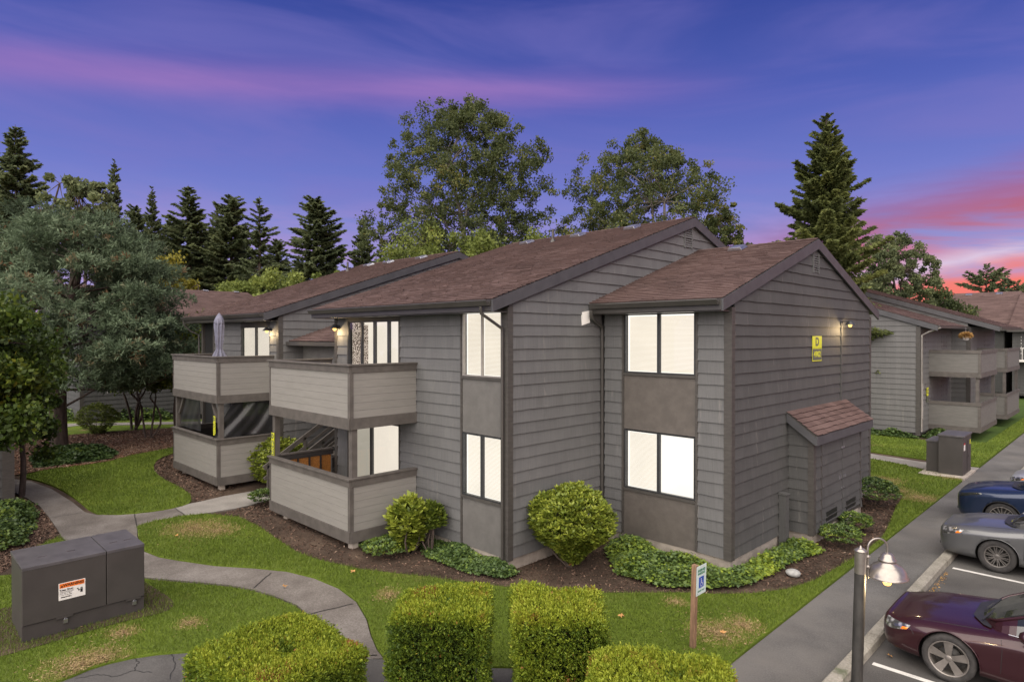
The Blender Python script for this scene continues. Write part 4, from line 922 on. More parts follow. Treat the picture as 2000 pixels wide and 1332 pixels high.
def conifer_meshes(H, rad, seed, mat_n=1, dens=1.0, start=0.12, droop=0.35, needle=0.42, gap=1.0, irr=0.25, ptop=1.0, tw=0.2):
    """returns (trunk MB, branches MB, leaf verts, tints) of one spruce or fir"""
    q = np.random.default_rng(seed); tr = MB(); r0 = H * 0.016 + .05
    tr.tube([(q.normal(0, .02) * H * .1 * i / 8, q.normal(0, .02) * H * .1 * i / 8, -0.2 + (H + .2) * i / 8) for i in range(9)], [r0 * (1 - i / 8) + 0.015 for i in range(9)], 8)
    br = MB(); P = []; Dv = []; Ln = []; T = []
    z = H * start; lev = 0
    while z < H * 0.985:
        f = (z - H * start) / (H * (1 - start)); env = rad * ((1 - f) ** (0.85 * ptop)) * (0.55 + 0.45 * min(1, f * 6 + 0.4)) + 0.12
        nb = int(q.integers(5, 8)); a0 = q.uniform(0, 6.28)
        for b in range(nb):
            L = env * q.uniform(1 - irr * 1.7, 1 + irr * .7); a = a0 + b * 6.283 / nb + q.normal(0, .25)
            up = 0.25 * (f ** 1.2) * 2 - droop * (1 - f) * .6; tipdz = L * up
            zz = z + q.uniform(-.55, .55) * gap; L *= q.choice([.55, .8, 1.0, 1.0, 1.22]); k = 7; pts = []
            for i in range(k):
                t = i / (k - 1); pts.append((math.cos(a) * L * t, math.sin(a) * L * t, zz + tipdz * t - droop * L * .35 * math.sin(math.pi * t * .9) * (1 - f) + L * .10 * t ** 3))
            br.tube(pts, [max(.012, 0.018 * L * (1 - i / k)) for i in range(k)], 3, cap=False)
            pts = np.array(pts); m = max(4, int(dens * L * 34)); t = q.uniform(0.12, 1, m) ** .8 * (k - 1.001); ii = t.astype(int); fr = (t - ii)[:, None]
            base = pts[ii] * (1 - fr) + pts[ii + 1] * fr; out = pts[ii + 1] - pts[ii]; out /= np.linalg.norm(out, axis=1, keepdims=True)
            side = np.stack([-np.sin(a) * np.ones(m), np.cos(a) * np.ones(m), np.zeros(m)], 1); sg = q.uniform(-1, 1, m)[:, None]
            wspan = tw * L * (1 - (t / (k - 1)) * .75)
            pp = base + side * sg * wspan[:, None] + out * np.abs(sg) * wspan[:, None] * .4; pp[:, 2] -= np.abs(sg[:, 0]) * wspan * .35 + q.uniform(0, .22, m) * (1 - f) * min(1, L)
            dd = out * .8 + side * sg * 1.1 + q.normal(0, .3, (m, 3)); dd[:, 2] -= q.uniform(0, 1.3, m) * (1 - f * .6) + .1
            P.append(pp); Dv.append(dd); Ln.append(needle * q.uniform(.5, 1.2, m) * (0.5 + .5 * min(1, L / 1.5))); T.append(np.clip(0.45 + q.normal(0, .14) + q.normal(0, .13, m) + .12 * (t / k), 0, 1))
        z += gap * (0.34 + 0.30 * (1 - f)) * (H / 20) ** .5; lev += 1
    P = np.concatenate(P); Dv = np.concatenate(Dv); Ln = np.concatenate(Ln); T = np.concatenate(T)
    V = leaf_quads(P, Dv, Ln, Ln * .34, q); return tr, br, V, T
def conifer(name, base, H, rad, label, mat, group=None, bark=None, **kw):
    root = empty(name, base); tag(root, label, 'tree', group); tr, br, V, T = conifer_meshes(H, rad, **kw)
    tr.build('trunk', bark or BARK, root); br.build('branches', bark or BARK, root); np_mesh('crown', V, qfaces(len(T)), mat, root, T); return root
def at(px, depth): x, y = D(px, depth); return (x, y, 0)
def hgt(py, depth): return CH + (657 - py) / F * depth
# two big sycamores behind the building
broadleaf('broadleaf_tree', at(905, 44), hgt(198, 44), 6.5, 'tallest broad crowned leafy tree rising behind the middle roof', mat=M_SYC, dome=2.6, leaf=.18, nclump=980, per=92, trunk_r=.36, bark=BARKG, seed=4, crown_z=12.0, shape=.8, clump=.40, lower=6, tint0=.52)
broadleaf('broadleaf_tree', at(1258, 45), hgt(264, 45), 6.3, 'second leafy tree, lower and wider, between the tallest tree and the fir', mat=M_SYC, dome=2.9, leaf=.18, nclump=860, per=92, trunk_r=.34, bark=BARKG, seed=9, crown_z=10.8, shape=.75, clump=.40, lower=5, tint0=.6)
broadleaf('broadleaf_tree', at(1415, 43), hgt(368, 43), 2.0, 'small leafy side tree hanging over the right roof ridge', mat=M_SYC, leaf=.19, nclump=110, per=120, trunk_r=.13, bark=BARKG, seed=19, crown_z=10.0, shape=1.6, clump=.8, lower=4, tint0=.68)
for i, (px, dp, py, r, nm) in enumerate(((815, 38, 428, 3.0, 'pale green bushy tree in front of the tallest tree, left of its trunk'), (930, 37, 436, 2.6, 'pale green bushy tree between the two roof ridges'), (1035, 40, 452, 2.4, 'small pale tree peeping over the ridge under the tallest tree'), (1175, 40, 446, 3.0, 'low bright green tree peeping over the middle roof ridge'))):
    broadleaf('bushy_tree', at(px, dp), hgt(py, dp), r, nm, mat=M_LIGHT if i < 3 else M_SYC, leaf=.2, nclump=110, per=150, trunk_r=.15, seed=30 + i, clump=1.25, tint0=.45)
# the fir on the right and the oak next to it
conifer('fir_tree', at(1612, 36), hgt(228, 36), 3.9, 'tall pointed fir tree behind the right gable', M_FIRG, seed=3, dens=4.4, start=.08, droop=.25, needle=.36, gap=.46, irr=.2, ptop=.88, tw=.30)
broadleaf('oak_tree', at(1750, 48), hgt(430, 48), 2.9, 'dark gnarled oak with a ragged crown right of the fir', mat=M_FIR, leaf=.20, nclump=330, per=110, trunk_r=.22, seed=41, crown_z=8.2, shape=1.3, clump=.62, fork=.35, tint0=.62)
for i, (px, dp, py, r, nm) in enumerate(((1800, 58, 560, 2.4, 'low tree filling the gap right of the oak'), (1960, 74, 572, 3.2, 'low dark tree behind the far right roof'), (1860, 72, 562, 3.0, 'far leafy tree left of the wide cedar'), (1845, 55, 548, 2.6, 'small dark round tree over the far right roofs, left one'), (1700, 52, 520, 2.0, 'dark bushy tree low between the fir and the oak'), (1890, 62, 566, 2.6, 'low dark tree touching the far roof ridge'))):
    broadleaf('bushy_tree', at(px, dp), hgt(py, dp), r, nm, mat=M_SYC, leaf=.28, nclump=45, per=130, trunk_r=.15, seed=50 + i, clump=1.2, tint0=.35)
for i, (px, dp, py, r, nm) in enumerate(((1925, 66, 522, 3.6, 'wide dark cedar behind the far roof, at the right'), (1985, 68, 552, 3.0, 'dark cedar at the right edge of the picture'), (1962, 70, 545, 2.4, 'thin dark conifer between the two far cedars'))):
    conifer('cedar_tree', at(px, dp), hgt(py, dp), r, nm, M_FIR, seed=60 + i, dens=.9, start=.3, needle=.6, irr=.5, ptop=.6, droop=.1)
# the dark firs along the left skyline
protos = {}
sky = [(385, 82, 455, 3.2, 2, 'far dark fir between the two broad ones'), (480, 84, 448, 3.0, 0, 'far fir half hidden by the open branched one'), (540, 80, 470, 2.6, 3, 'far dark fir right of the open branched one'), (315, 84, 470, 3.0, 1, 'far dark fir behind the slim one'), (265, 72, 405, 2.4, 3, 'fir right of the leaning tip behind the pine'), (650, 82, 486, 2.6, 2, 'far fir right of the twin topped one'), (585, 88, 498, 2.6, 0, 'far small fir left of the twin topped one'), (34, 52, 246, 3.4, 0, 'tallest dark fir at the far left with drooping branches'), (-8, 54, 290, 3.0, 1, 'dark fir cut by the left edge of the picture'), (225, 56, 312, 1.9, 2, 'slim leaning fir tip just right of the round topped tree'),
       (298, 66, 366, 2.1, 2, 'slim dark fir standing alone between the pine and the fir row'), (369, 70, 363, 3.9, 0, 'broad fir, first of the dense row, with bare lower trunk'), (423, 74, 396, 1.8, 1, 'thin fir squeezed behind the dense row'),
       (452, 70, 386, 3.4, 3, 'broad fir, right one of the dense row, with long bare trunk'), (508, 66, 384, 2.9, 1, 'open fir with long uneven branches right of the dense row'), (617, 62, 390, 3.4, 3, 'twin topped fir standing alone left of the middle roof'),
       (708, 66, 428, 2.2, 0, 'short fir next to the tallest leafy tree'), (335, 76, 430, 2.6, 3, 'low dark fir behind the dense row, left end'), (560, 84, 500, 2.4, 2, 'small far fir low on the skyline'), (745, 80, 462, 2.0, 1, 'thin far fir half behind the tallest leafy tree'), (410, 80, 452, 3.2, 3, 'dark fir filling the gap in the dense row')]
for i, (px, dp, py, r, kd, nm) in enumerate(sky):
    H = hgt(py, dp)
    if kd not in protos:
        root = empty('fir_tree'); tr, br, V, T = conifer_meshes(24.0, 3.6, seed=70 + kd, dens=2.0, start=(.10, .22, .12, .30)[kd], droop=(.45, .55, .3, .3)[kd], needle=.60, gap=(.72, .95, .7, .66)[kd], irr=(.3, .5, .3, .35)[kd], ptop=(.8, .9, 1.0, .6)[kd], tw=.24)
        tr.build('trunk', BARK, root); br.build('branches', BARK, root); np_mesh('crown', V, qfaces(len(T)), M_FIR, root, T); protos[kd] = root; o = root
    else: o = dup_tree(protos[kd])
    o.location = at(px, dp); o.scale = (r / 3.0, r / 3.0, H / 24.0); o.rotation_euler = (0, 0, i * 1.7); tag(o, nm, 'tree', 'dark firs along the left skyline')
broadleaf('broadleaf_tree', at(158, 50), hgt(308, 50), 2.7, 'dark tree with a rounded airy top above the big pine', mat=M_FIR, leaf=.34, nclump=60, per=130, trunk_r=.25, seed=81, crown_z=14.5, shape=1.3, clump=.95, tint0=.7)
broadleaf('broadleaf_tree', at(120, 51), hgt(372, 51), 1.8, 'ragged dark tree top left of the rounded one', mat=M_FIR, leaf=.32, nclump=26, per=110, trunk_r=.15, seed=82, crown_z=13, shape=1.2, clump=.9, tint0=.7)
broadleaf('bushy_tree', at(345, 52), hgt(492, 52), 2.6, 'yellow leaved tree above the far left roof', mat=M_YELL, leaf=.28, nclump=55, per=150, trunk_r=.14, seed=90, clump=1.2, tint0=.5)
for i, (px, dp, py, r, nm) in enumerate(((470, 56, 532, 2.6, 'fresh green tree right of the far left roof'), (535, 54, 520, 3.0, 'pale green tree behind the left roof slope, broadest one'), (600, 52, 528, 2.6, 'pale green tree under the twin topped fir'), (665, 52, 522, 2.0, 'small green tree at the ridge end of the left roof'), (505, 60, 540, 2.6, 'green bush tree between the two pale ones'))):
    broadleaf('bushy_tree', at(px, dp), hgt(py, dp), r, nm, mat=M_LIGHT, leaf=.28, nclump=50, per=150, trunk_r=.14, seed=93 + i, clump=1.2, tint0=.42)
# the big spreading pine at the left
def big_pine():
    q = np.random.default_rng(5); bx, by = G(116, 876); root = empty('pine_tree', (bx, by, 0)); tag(root, 'big spreading blue green pine with thick trunk at the left', 'tree')
    dep = 27.9; mb = MB(); tp = limb(mb, (0, 0, -.1), (0.2, 0.3, 6.2), .36, .26, q, .02, 12, 8); limb(mb, tp[-1], (-.3, .6, 10.2), .26, .08, q, .06, 8, 6); mb.build('trunk', BARK, root)
    br = MB(); C = []; sidev = np.array([_c, _s, 0]); fwd = np.array([-_s, _c, 0])
    # layered pads of needles: right, depth, height, radius
    for k in range(300):
        lv = q.uniform(0, 1); z = 3.1 + 6.7 * lv
        R = 5.0 * (1 - max(0, lv - .35) ** 1.8 * 1.15) * (1.0 if lv > .1 else .85)
        a = q.uniform(0, 6.283); rr = R * q.uniform(.35, 1.0) ** .6
        c = sidev * (rr * math.cos(a) + .25) + fwd * rr * math.sin(a) * .8 + np.array([0, 0, z + q.normal(0, .25) - .05 * rr])
        if c @ sidev > 3.2 and z < 3.4: continue
        if abs(c @ sidev) < 1.0 and z < 3.9: continue
        C.append(c)
    for c in C[::7]:
        zt = max(2.6, min(9.6, c[2] - .8)); i = min(7, int(zt / 6.2 * 7)); s0 = np.array(tp[i]) if zt < 6.2 else np.array([0, .4, zt])
        limb(br, s0, c, .06, .02, q, .05, 5, 6)
    br.build('branches', BARK, root)
    V = []; T = []
    for c in C:
        R = q.uniform(.7, 1.25); nt_ = 40; tn = q.normal(0, .13)
        d = q.normal(0, 1, (nt_, 3)); d /= np.linalg.norm(d, axis=1, keepdims=True); tc_ = c + d * (q.uniform(.3, 1, nt_) ** .5)[:, None] * R * np.array([1, 1, .36])
        per = 14; ix = np.repeat(np.arange(nt_), per); m = len(ix)
        out = d[ix] * .7 + q.normal(0, .75, (m, 3)); out[:, 2] += .35; out /= np.linalg.norm(out, axis=1, keepdims=True)
        Ln = q.uniform(.14, .27, m); P = tc_[ix] + out * Ln[:, None] * .5 + q.normal(0, .05, (m, 3))
        V.append(leaf_quads(P, out, Ln, Ln * .22, q)); T.append(np.clip(.45 + tn * 1.5 + q.normal(0, .12, nt_)[ix] + q.normal(0, .10, m), 0, .9)); 
        br_ = q.uniform(0, 1, nt_)[ix] < .035; T[-1][br_] = .98
    V = np.concatenate(V); T = np.concatenate(T); np_mesh('crown', V, qfaces(len(T)), M_PINE, root, T)
big_pine()
# maples close by on the left
broadleaf('maple_tree', at(-62, 14.0), 6.0, 1.75, 'green maple reaching in from the left edge, yellow tinted at the top', mat=M_MAPLE, leaf=.13, nclump=110, per=260, trunk_r=.12, seed=101, crown_z=4.0, shape=1.0, clump=1.35, fork=.35, lower=1.6, tint0=.42)
broadleaf('maple_tree', at(40, 19.5), 5.9, 1.25, 'smaller maple behind it with drooping lower leaves beside the path', mat=M_MAPLE, leaf=.15, nclump=70, per=210, trunk_r=.09, seed=103, crown_z=3.4, shape=1.0, clump=1.4, fork=.3, lower=.9, tint0=.36)
# multi stemmed small trees by the far mulch bed
broadleaf('vine_maple', (*G(262, 840), 0), 3.9, 1.7, 'small dark leaved tree with four crooked stems on the red mulch', mat=M_RHOD, leaf=.17, nclump=50, per=110, trunk_r=.07, seed=111, crown_z=2.9, shape=.7, clump=1.25, fork=.5, stems=4, lower=1.8, tint0=.25)
broadleaf('vine_maple', (*G(290, 856), 0), 3.6, 1.5, 'slimmer twin stemmed tree next to it, nearer the lawn', mat=M_RHOD, leaf=.17, nclump=40, per=110, trunk_r=.05, seed=113, crown_z=2.8, shape=.6, clump=1.25, fork=.55, stems=3, lower=1.9, tint0=.35)
broadleaf('vine_maple', at(345, 31.5), 6.0, 2.0, 'bright green maple behind the upper left balcony', mat=M_MAPLE, leaf=.2, nclump=60, per=140, trunk_r=.08, seed=115, crown_z=4.0, shape=.9, clump=1.3, fork=.4, lower=1.5, tint0=.75)
def shrub(name, c, R, H, label, mat, n, leaf, seed, cat='shrub', stems=True, group=None, tint0=.5, lumps=0, flat=False, zb=.0, base_w=.5, up=.3):
    q = np.random.default_rng(seed); root = empty(name, (c[0], c[1], c[2] if len(c) > 2 else 0)); tag(root, label, cat, group)
    if stems:
        mb = MB()
        for k in range(7):
            a = q.uniform(0, 6.28); limb(mb, (0.06 * math.cos(a), .06 * math.sin(a), -.05), (R * .6 * math.cos(a), R * .6 * math.sin(a), zb + (H - zb) * q.uniform(.4, .7)), .026, .01, q, .12, 5, 5)
        mb.build('stems', BARK, root)
    # leaves in rosettes over a domed shell
    m = n // 6; d = q.normal(0, 1, (m, 3)); d /= np.linalg.norm(d, axis=1, keepdims=True); d[:, 2] = np.where(d[:, 2] < (-.97 if zb < .3 and stems else -.35), -d[:, 2], d[:, 2])
    r = q.uniform(.55, 1.0, m) ** .4; cz = zb + (H - zb) * .5
    lump = 1 + .07 * np.sin(5 * np.arctan2(d[:, 1], d[:, 0]) + seed) + .06 * np.sin(7 * d[:, 2] + 3 * d[:, 0])
    w = np.where(d[:, 2] < 0, 1 + d[:, 2] * (1 - base_w), 1)
    P = np.stack([d[:, 0] * R * w, d[:, 1] * R * w, cz + d[:, 2] * (H - zb) * .5], 1) ; P[:, :2] *= (r * lump)[:, None]; P[:, 2] = cz + (P[:, 2] - cz) * r * lump
    ix = np.repeat(np.arange(m), 6); k = len(ix); a = np.tile(np.arange(6) * 1.047, m) + q.uniform(0, 6, m)[ix]
    out = d[ix] * .5; out[:, 2] += up; side = np.stack([np.cos(a), np.sin(a), q.uniform(-.3, .5, k)], 1); dv = out + side * 1.0
    dv /= np.linalg.norm(dv, axis=1, keepdims=True); Ln = leaf * q.uniform(.7, 1.25, k)
    V = leaf_quads(P[ix] + dv * Ln[:, None] * .5, dv, Ln, Ln * .42, q, flat=(0, 0, 1))
    T = np.clip(tint0 + q.normal(0, .16, m)[ix] + q.normal(0, .10, k), 0, 1)
    np_mesh('foliage', V, qfaces(k), mat, root, T); return root
bx, by = G(1117, 1103); shrub('rhododendron', (bx, by, 0), .93, 1.66, 'big round topped rhododendron in the corner between the two lit walls', M_RHOD, 22000, .10, 121, zb=.08, tint0=.68, base_w=.25)
shrub('rhododendron', (bx, by, 0.0), .38, .62, 'low sprouts of leaves at the foot of the big rhododendron', M_RHOD, 1300, .13, 122, zb=.1, tint0=.5, stems=False)
bx, by = G(805, 1080); shrub('rhododendron', (bx - .1, by, 0), .50, 1.22, 'loose rhododendron before the lower balcony, larger left part', M_RHOD, 2800, .15, 123, zb=.12, tint0=.76, base_w=.4)
shrub('rhododendron', (bx - .42, by + .05, 0), .30, .95, 'leafy shoot at the left flank of the loose rhododendron', M_RHOD, 1000, .15, 223, zb=.3, tint0=.82, base_w=.5)
bx, by = G(838, 1078); shrub('rhododendron', (bx, by + .05, 0), .30, 1.08, 'slim dark rhododendron sprig right of the loose one by the siding', M_RHOD, 1800, .12, 124, zb=.35, tint0=.28)
bx, by = G(548, 950); shrub('round_bush', (bx, by, 0), .95, 1.55, 'clipped yellow green bush between the two ground patios', M_RHOD, 9000, .12, 125, zb=.1, tint0=.72, base_w=.9)
bx, by = G(512, 985); shrub('low_bush', (bx, by, 0), .36, .42, 'small grey green clump beside the pale path', M_IVY, 1500, .08, 126, stems=False, tint0=.5)
bx, by = G(752, 1080); shrub('low_bush', (bx, by, 0), .55, .30, 'low clump under the corner of the D 6 2 patio', M_IVY, 2200, .08, 127, stems=False, tint0=.6)
for i, (px, py, R, H, nm) in enumerate(((1640, 1062, .50, .42, 'low clump at the closet foot, left one'), (1668, 1035, .42, .42, 'low clump at the closet foot, right one'))):
    bx, by = G(px, py); shrub('low_bush', (bx, by, 0), R, H, nm, M_IVY, 2600, .07, 130 + i, stems=False, tint0=.55)
bx, by = G(1701, 985); shrub('ivy_mound', (bx + .0, by, 0), .75, .75, 'dark ivy mound at the far corner of the gable wall', M_IVY, 6000, .07, 133, stems=False, tint0=.35)
bx, by = G(190, 848); shrub('round_bush', (bx, by, 0), .95, 1.5, 'yellow green shrub on the grass strip right of the pine trunk', M_LIGHT, 5000, .12, 134, tint0=.45)
def ivy(P, n, hmax, leaf, label, seed, tint0=.5, name='ivy'):
    q = np.random.default_rng(seed); x, y = scatter(P, n, q); d = edge_dist(P, x, y); n = len(x)
    bump_ = .75 + .25 * np.sin(x * 5 + 2 * np.sin(y * 4)) ; hh = hmax * np.clip(d / .35, .12, 1) ** .6 * bump_
    z = hh * q.uniform(.45, 1.0, n) + .01; a = q.uniform(0, 6.283, n)
    dv = np.stack([np.cos(a), np.sin(a), q.normal(-.15, .35, n)], 1); Ln = leaf * q.uniform(.6, 1.3, n)
    x = x + q.normal(0, .05, n); y = y + q.normal(0, .05, n)
    V = leaf_quads(np.stack([x, y, z], 1), dv, Ln, Ln * .85, q, flat=(0, 0, 1))
    pt = np.sin(x * 2.1 + seed) * np.sin(y * 2.7 + 1.3 * np.sin(x)); T = np.clip(tint0 + .16 * pt + q.normal(0, .16, n), 0, 1)
    o = np_mesh(name, V, qfaces(n), M_IVY, None, T); tag(o, label, 'ivy', kind='stuff')
ivy(poly_world([(826, 1068), (858, 1056), (905, 1066), (990, 1102), (1008, 1122), (985, 1130), (925, 1120), (870, 1102), (836, 1088)]), 26000, .26, .07, 'ivy along the foot of the wall left of the rhododendron', 141, .42)
ivy([*poly_world([(1188, 1075), (1200, 1058), (1230, 1056)]), (-7.6, 12.45), (-6.6, 12.45), (-6.0, 12.45), (-5.95, 13.6), (-5.95, 15.2), (-5.5, 15.35), (-5.2, 15.2)] + poly_world([(1560, 1092), (1500, 1122), (1450, 1146), (1385, 1150), (1290, 1146), (1210, 1122)]), 90000, .34, .075, 'broad bright ivy bank below the lit corner windows', 142, .66)
ivy(poly_world([(-60, 1000), (35, 985), (62, 992), (70, 1010), (58, 1040), (45, 1066), (0, 1078), (-60, 1080)]), 14000, .45, .09, 'ivy bank by the dark wall at the left edge', 143, .45)
ivy(poly_world([(70, 915), (60, 895), (110, 880), (200, 876), (228, 886), (215, 898), (150, 906)]), 26000, .35, .12, 'dark ground cover round the foot of the big pine', 144, .22, 'ground_cover')
ivy([(-14, 35.45), (-7.9, 35.45), (-7.7, 34.9), (-14, 34.7)], 9000, .5, .12, 'low hedge of ivy along the building beyond the lawn', 145, .4)
ivy([(-7.6, 35.8), (-6.9, 35.8), (-6.4, 37.2), (-7.4, 37.2)], 2500, .5, .12, 'ivy clump by the white downpipe of the far building', 146, .4)
ivy(poly_world([(90, 825), (330, 822), (335, 815), (90, 818)]), 12000, .7, .14, 'green shrub strip before the far left building', 147, .5)
thatch()
# clipped hedge cubes in the foreground
def hedge(cx, cy, rz, wx, wy, H, label, seed, tint0=.5, n=62000, worn=None, rr=.16):
    q = np.random.default_rng(seed); root = empty('clipped_hedge', (cx, cy, 0), rz); tag(root, label, 'hedge', 'clipped hedge cubes in the foreground')
    n = int(n * 1.45); hx, hy = wx / 2 - rr, wy / 2 - rr; top = H - rr
    fr = 1.0
    A = [(wx * wy), wx * H, wx * H, wy * H, wy * H]; pr = np.array(A) / sum(A); f = q.choice(5, n, p=pr); u = q.uniform(-1, 1, n); v = q.uniform(-1, 1, n)
    P = np.empty((n, 3)); zz = (v * .5 + .5) * H
    P[:] = np.stack([np.where(f == 0, u * wx / 2, np.where(f <= 2, u * wx / 2, np.where(f == 3, wx / 2, -wx / 2))), np.where(f == 0, v * wy / 2, np.where(f == 1, wy / 2, np.where(f == 2, -wy / 2, u * wy / 2))), np.where(f == 0, H, zz)], 1)
    # round the edges, then make the clipped face uneven
    cpt = np.stack([np.clip(P[:, 0], -hx, hx), np.clip(P[:, 1], -hy, hy), np.clip(P[:, 2], -1, top)], 1); dv = P - cpt; L = np.linalg.norm(dv, axis=1, keepdims=True); N = dv / (L + 1e-9)
    def nz(p, s, k): return np.sin(p[:, 0] * s + k) * np.sin(p[:, 1] * s * 1.1 + 2 * k) + np.sin(p[:, 2] * s * .9 + p[:, 0] * s * .5 + k * 3)
    bulge = .030 * nz(P, 4.5, seed) + .014 * nz(P, 14, seed + 1)
    S = cpt + N * (rr + bulge + q.uniform(-.07, .022, n))[:, None]
    sp = np.arange(n) // 9 * 9; S = S[sp] + q.normal(0, .015, (n, 3)) + N[sp] * q.uniform(-.04, .022, n // 9 + 1)[np.arange(n) // 9][:, None]; N = N[sp]; P = P[sp]
    S[:, :2] *= (0.965 + .06 * np.clip(S[:, 2:3] / H, 0, 1) ** .8)
    if worn is not None:
        k = (np.abs(S[:, 0] - worn[0]) < worn[2] * (.7 + .3 * np.sin(9 * S[:, 1]))) & (np.abs(S[:, 1] - worn[1]) < worn[2]) & (N[:, 2] > .7); S[k, 2] -= q.uniform(.0, .10, k.sum()) * (q.uniform(0, 1, k.sum()) < .6)
    dvv = N * q.uniform(.5, 1.3, (n, 1)) + q.normal(0, .5, (n, 3)) + np.array([0, 0, .25]); Ln = q.uniform(.022, .050, n)
    V = leaf_quads(S, dvv, Ln, Ln * .42, q)
    growth_lit = np.clip(N[:, 2], 0, 1) * .36          # new growth, plus light from above put into the top's colour
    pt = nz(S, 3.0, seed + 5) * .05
    T = np.clip(tint0 - .06 + growth_lit + pt + q.normal(0, .09, n) + q.normal(0, .10, n // 9 + 1)[np.arange(n) // 9], 0, .9); 
    if worn is not None:
        rr_ = np.hypot(S[:, 0] - worn[0], (S[:, 1] - worn[1]) * 1.5); hol = (rr_ < worn[2] * (.75 + .25 * np.sin(7 * np.arctan2(S[:, 1] - worn[1], S[:, 0] - worn[0])))) & (N[:, 2] > .7)
        V3 = V.reshape(n, 4, 3); V3[hol, :, 2] -= (q.uniform(.02, .16, hol.sum()) * (1 - rr_[hol] / (worn[2] * 1.2)))[:, None]; V = V3.reshape(-1, 3); T[hol] = np.clip(T[hol] - .35, 0, 1)
    br = (q.uniform(0, 1, n) < .012) | ((nz(S, 5, seed + 9) > 1.45) & (q.uniform(0, 1, n) < .35)); T[br] = .99
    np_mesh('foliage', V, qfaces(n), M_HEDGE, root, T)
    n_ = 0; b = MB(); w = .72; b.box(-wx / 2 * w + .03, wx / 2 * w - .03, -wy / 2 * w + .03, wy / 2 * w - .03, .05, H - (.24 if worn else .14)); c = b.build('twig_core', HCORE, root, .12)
    t = MB()
    for i in range(3): t.tube([(q.uniform(-.2, .2), q.uniform(-.2, .2), -.05), (q.uniform(-.2, .2), q.uniform(-.2, .2), .4)], .04, 6)
    t.build('stem', BARK, root); return root
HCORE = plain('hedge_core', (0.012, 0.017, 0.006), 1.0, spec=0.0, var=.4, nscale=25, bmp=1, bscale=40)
def cam_xy(x, d): return (x * _c - d * _s, x * _s + d * _c)
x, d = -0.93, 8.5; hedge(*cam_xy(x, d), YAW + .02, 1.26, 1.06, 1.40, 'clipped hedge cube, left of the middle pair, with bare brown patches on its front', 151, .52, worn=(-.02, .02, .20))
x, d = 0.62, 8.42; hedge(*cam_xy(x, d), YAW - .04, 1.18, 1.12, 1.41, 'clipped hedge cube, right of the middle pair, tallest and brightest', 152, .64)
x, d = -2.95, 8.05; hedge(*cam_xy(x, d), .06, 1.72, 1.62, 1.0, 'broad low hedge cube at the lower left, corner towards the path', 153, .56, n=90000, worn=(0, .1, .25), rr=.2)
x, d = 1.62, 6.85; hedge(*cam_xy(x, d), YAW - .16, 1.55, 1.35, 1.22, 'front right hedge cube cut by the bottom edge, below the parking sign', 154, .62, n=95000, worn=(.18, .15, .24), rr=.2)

# ================================================================== cars
def paint_mat(name, col, flake=0.3, rough=0.35):
    m, t, p, o = new_mat(name)
    n = noise(t, objc(t), 2.0, 4, 0.6)
    t.links.new(mixc(t, n, tuple(c * .85 for c in col) + (1,), tuple(c * 1.1 for c in col) + (1,)), p.inputs['Base Color'])
    p.inputs['Metallic'].default_value = flake; p.inputs['Roughness'].default_value = rough
    p.inputs['Coat Weight'].default_value = 0.7; p.inputs['Coat Roughness'].default_value = 0.07
    d = noise(t, objc(t), 30, 3, .6); t.links.new(mth(t, 'MULTIPLY_ADD', d, 0.12, rough - .05), p.inputs['Roughness']); return m
MAROON = paint_mat('maroon_paint', (0.032, 0.006, 0.010), .35, .4)
SILVER = paint_mat('grey_silver_paint', (0.135, 0.138, 0.142), .6, .42)
BLUE = paint_mat('blue_paint', (0.013, 0.026, 0.065), .45, .38)
PALE = paint_mat('pale_silver_paint', (0.42, 0.43, 0.45), .5, .4)
TYRE = plain('tyre_rubber', (0.032, 0.030, 0.029), 0.85, var=.3, nscale=12)
ALLOY = plain('dusty_alloy', (0.26, 0.24, 0.22), 0.42, metal=0.7, var=.15)
DALL2 = plain('dark_alloy', (0.15, 0.14, 0.13), 0.45, metal=0.6)
DALLOY = plain('brake_parts', (0.07, 0.068, 0.065), 0.6, metal=0.5)
CHROME = plain('chrome', (0.62, 0.62, 0.64), 0.15, metal=1.0, var=.05)
GLBLK = plain('car_dark_glass', (0.018, 0.021, 0.021), 0.06, spec=0.8, coat=.6)
PLAST = plain('black_plastic', (0.018, 0.018, 0.019), 0.55)
AMBER = plain('amber_lens', (0.90, 0.22, 0.01), 0.2, coat=.8)
def lamp_lens():
    m, t, p, o = new_mat('headlight_lens')
    v = nn(t, 'ShaderNodeTexVoronoi'); v.inputs['Scale'].default_value = 14; t.links.new(objc(t), v.inputs['Vector'])
    t.links.new(ramp(t, v.outputs['Distance'], [(0.1, (.85, .85, .85, 1)), (.3, (.55, .55, .56, 1)), (.55, (.14, .14, .14, 1))]), p.inputs['Base Color'])
    p.inputs['Metallic'].default_value = .7; p.inputs['Roughness'].default_value = .18; p.inputs['Coat Weight'].default_value = 1; return m
LENS = lamp_lens()
def pchip(keys, x):
    k = np.array(keys, float); y = np.interp(x, k[:, 0], k[:, 1]); return y
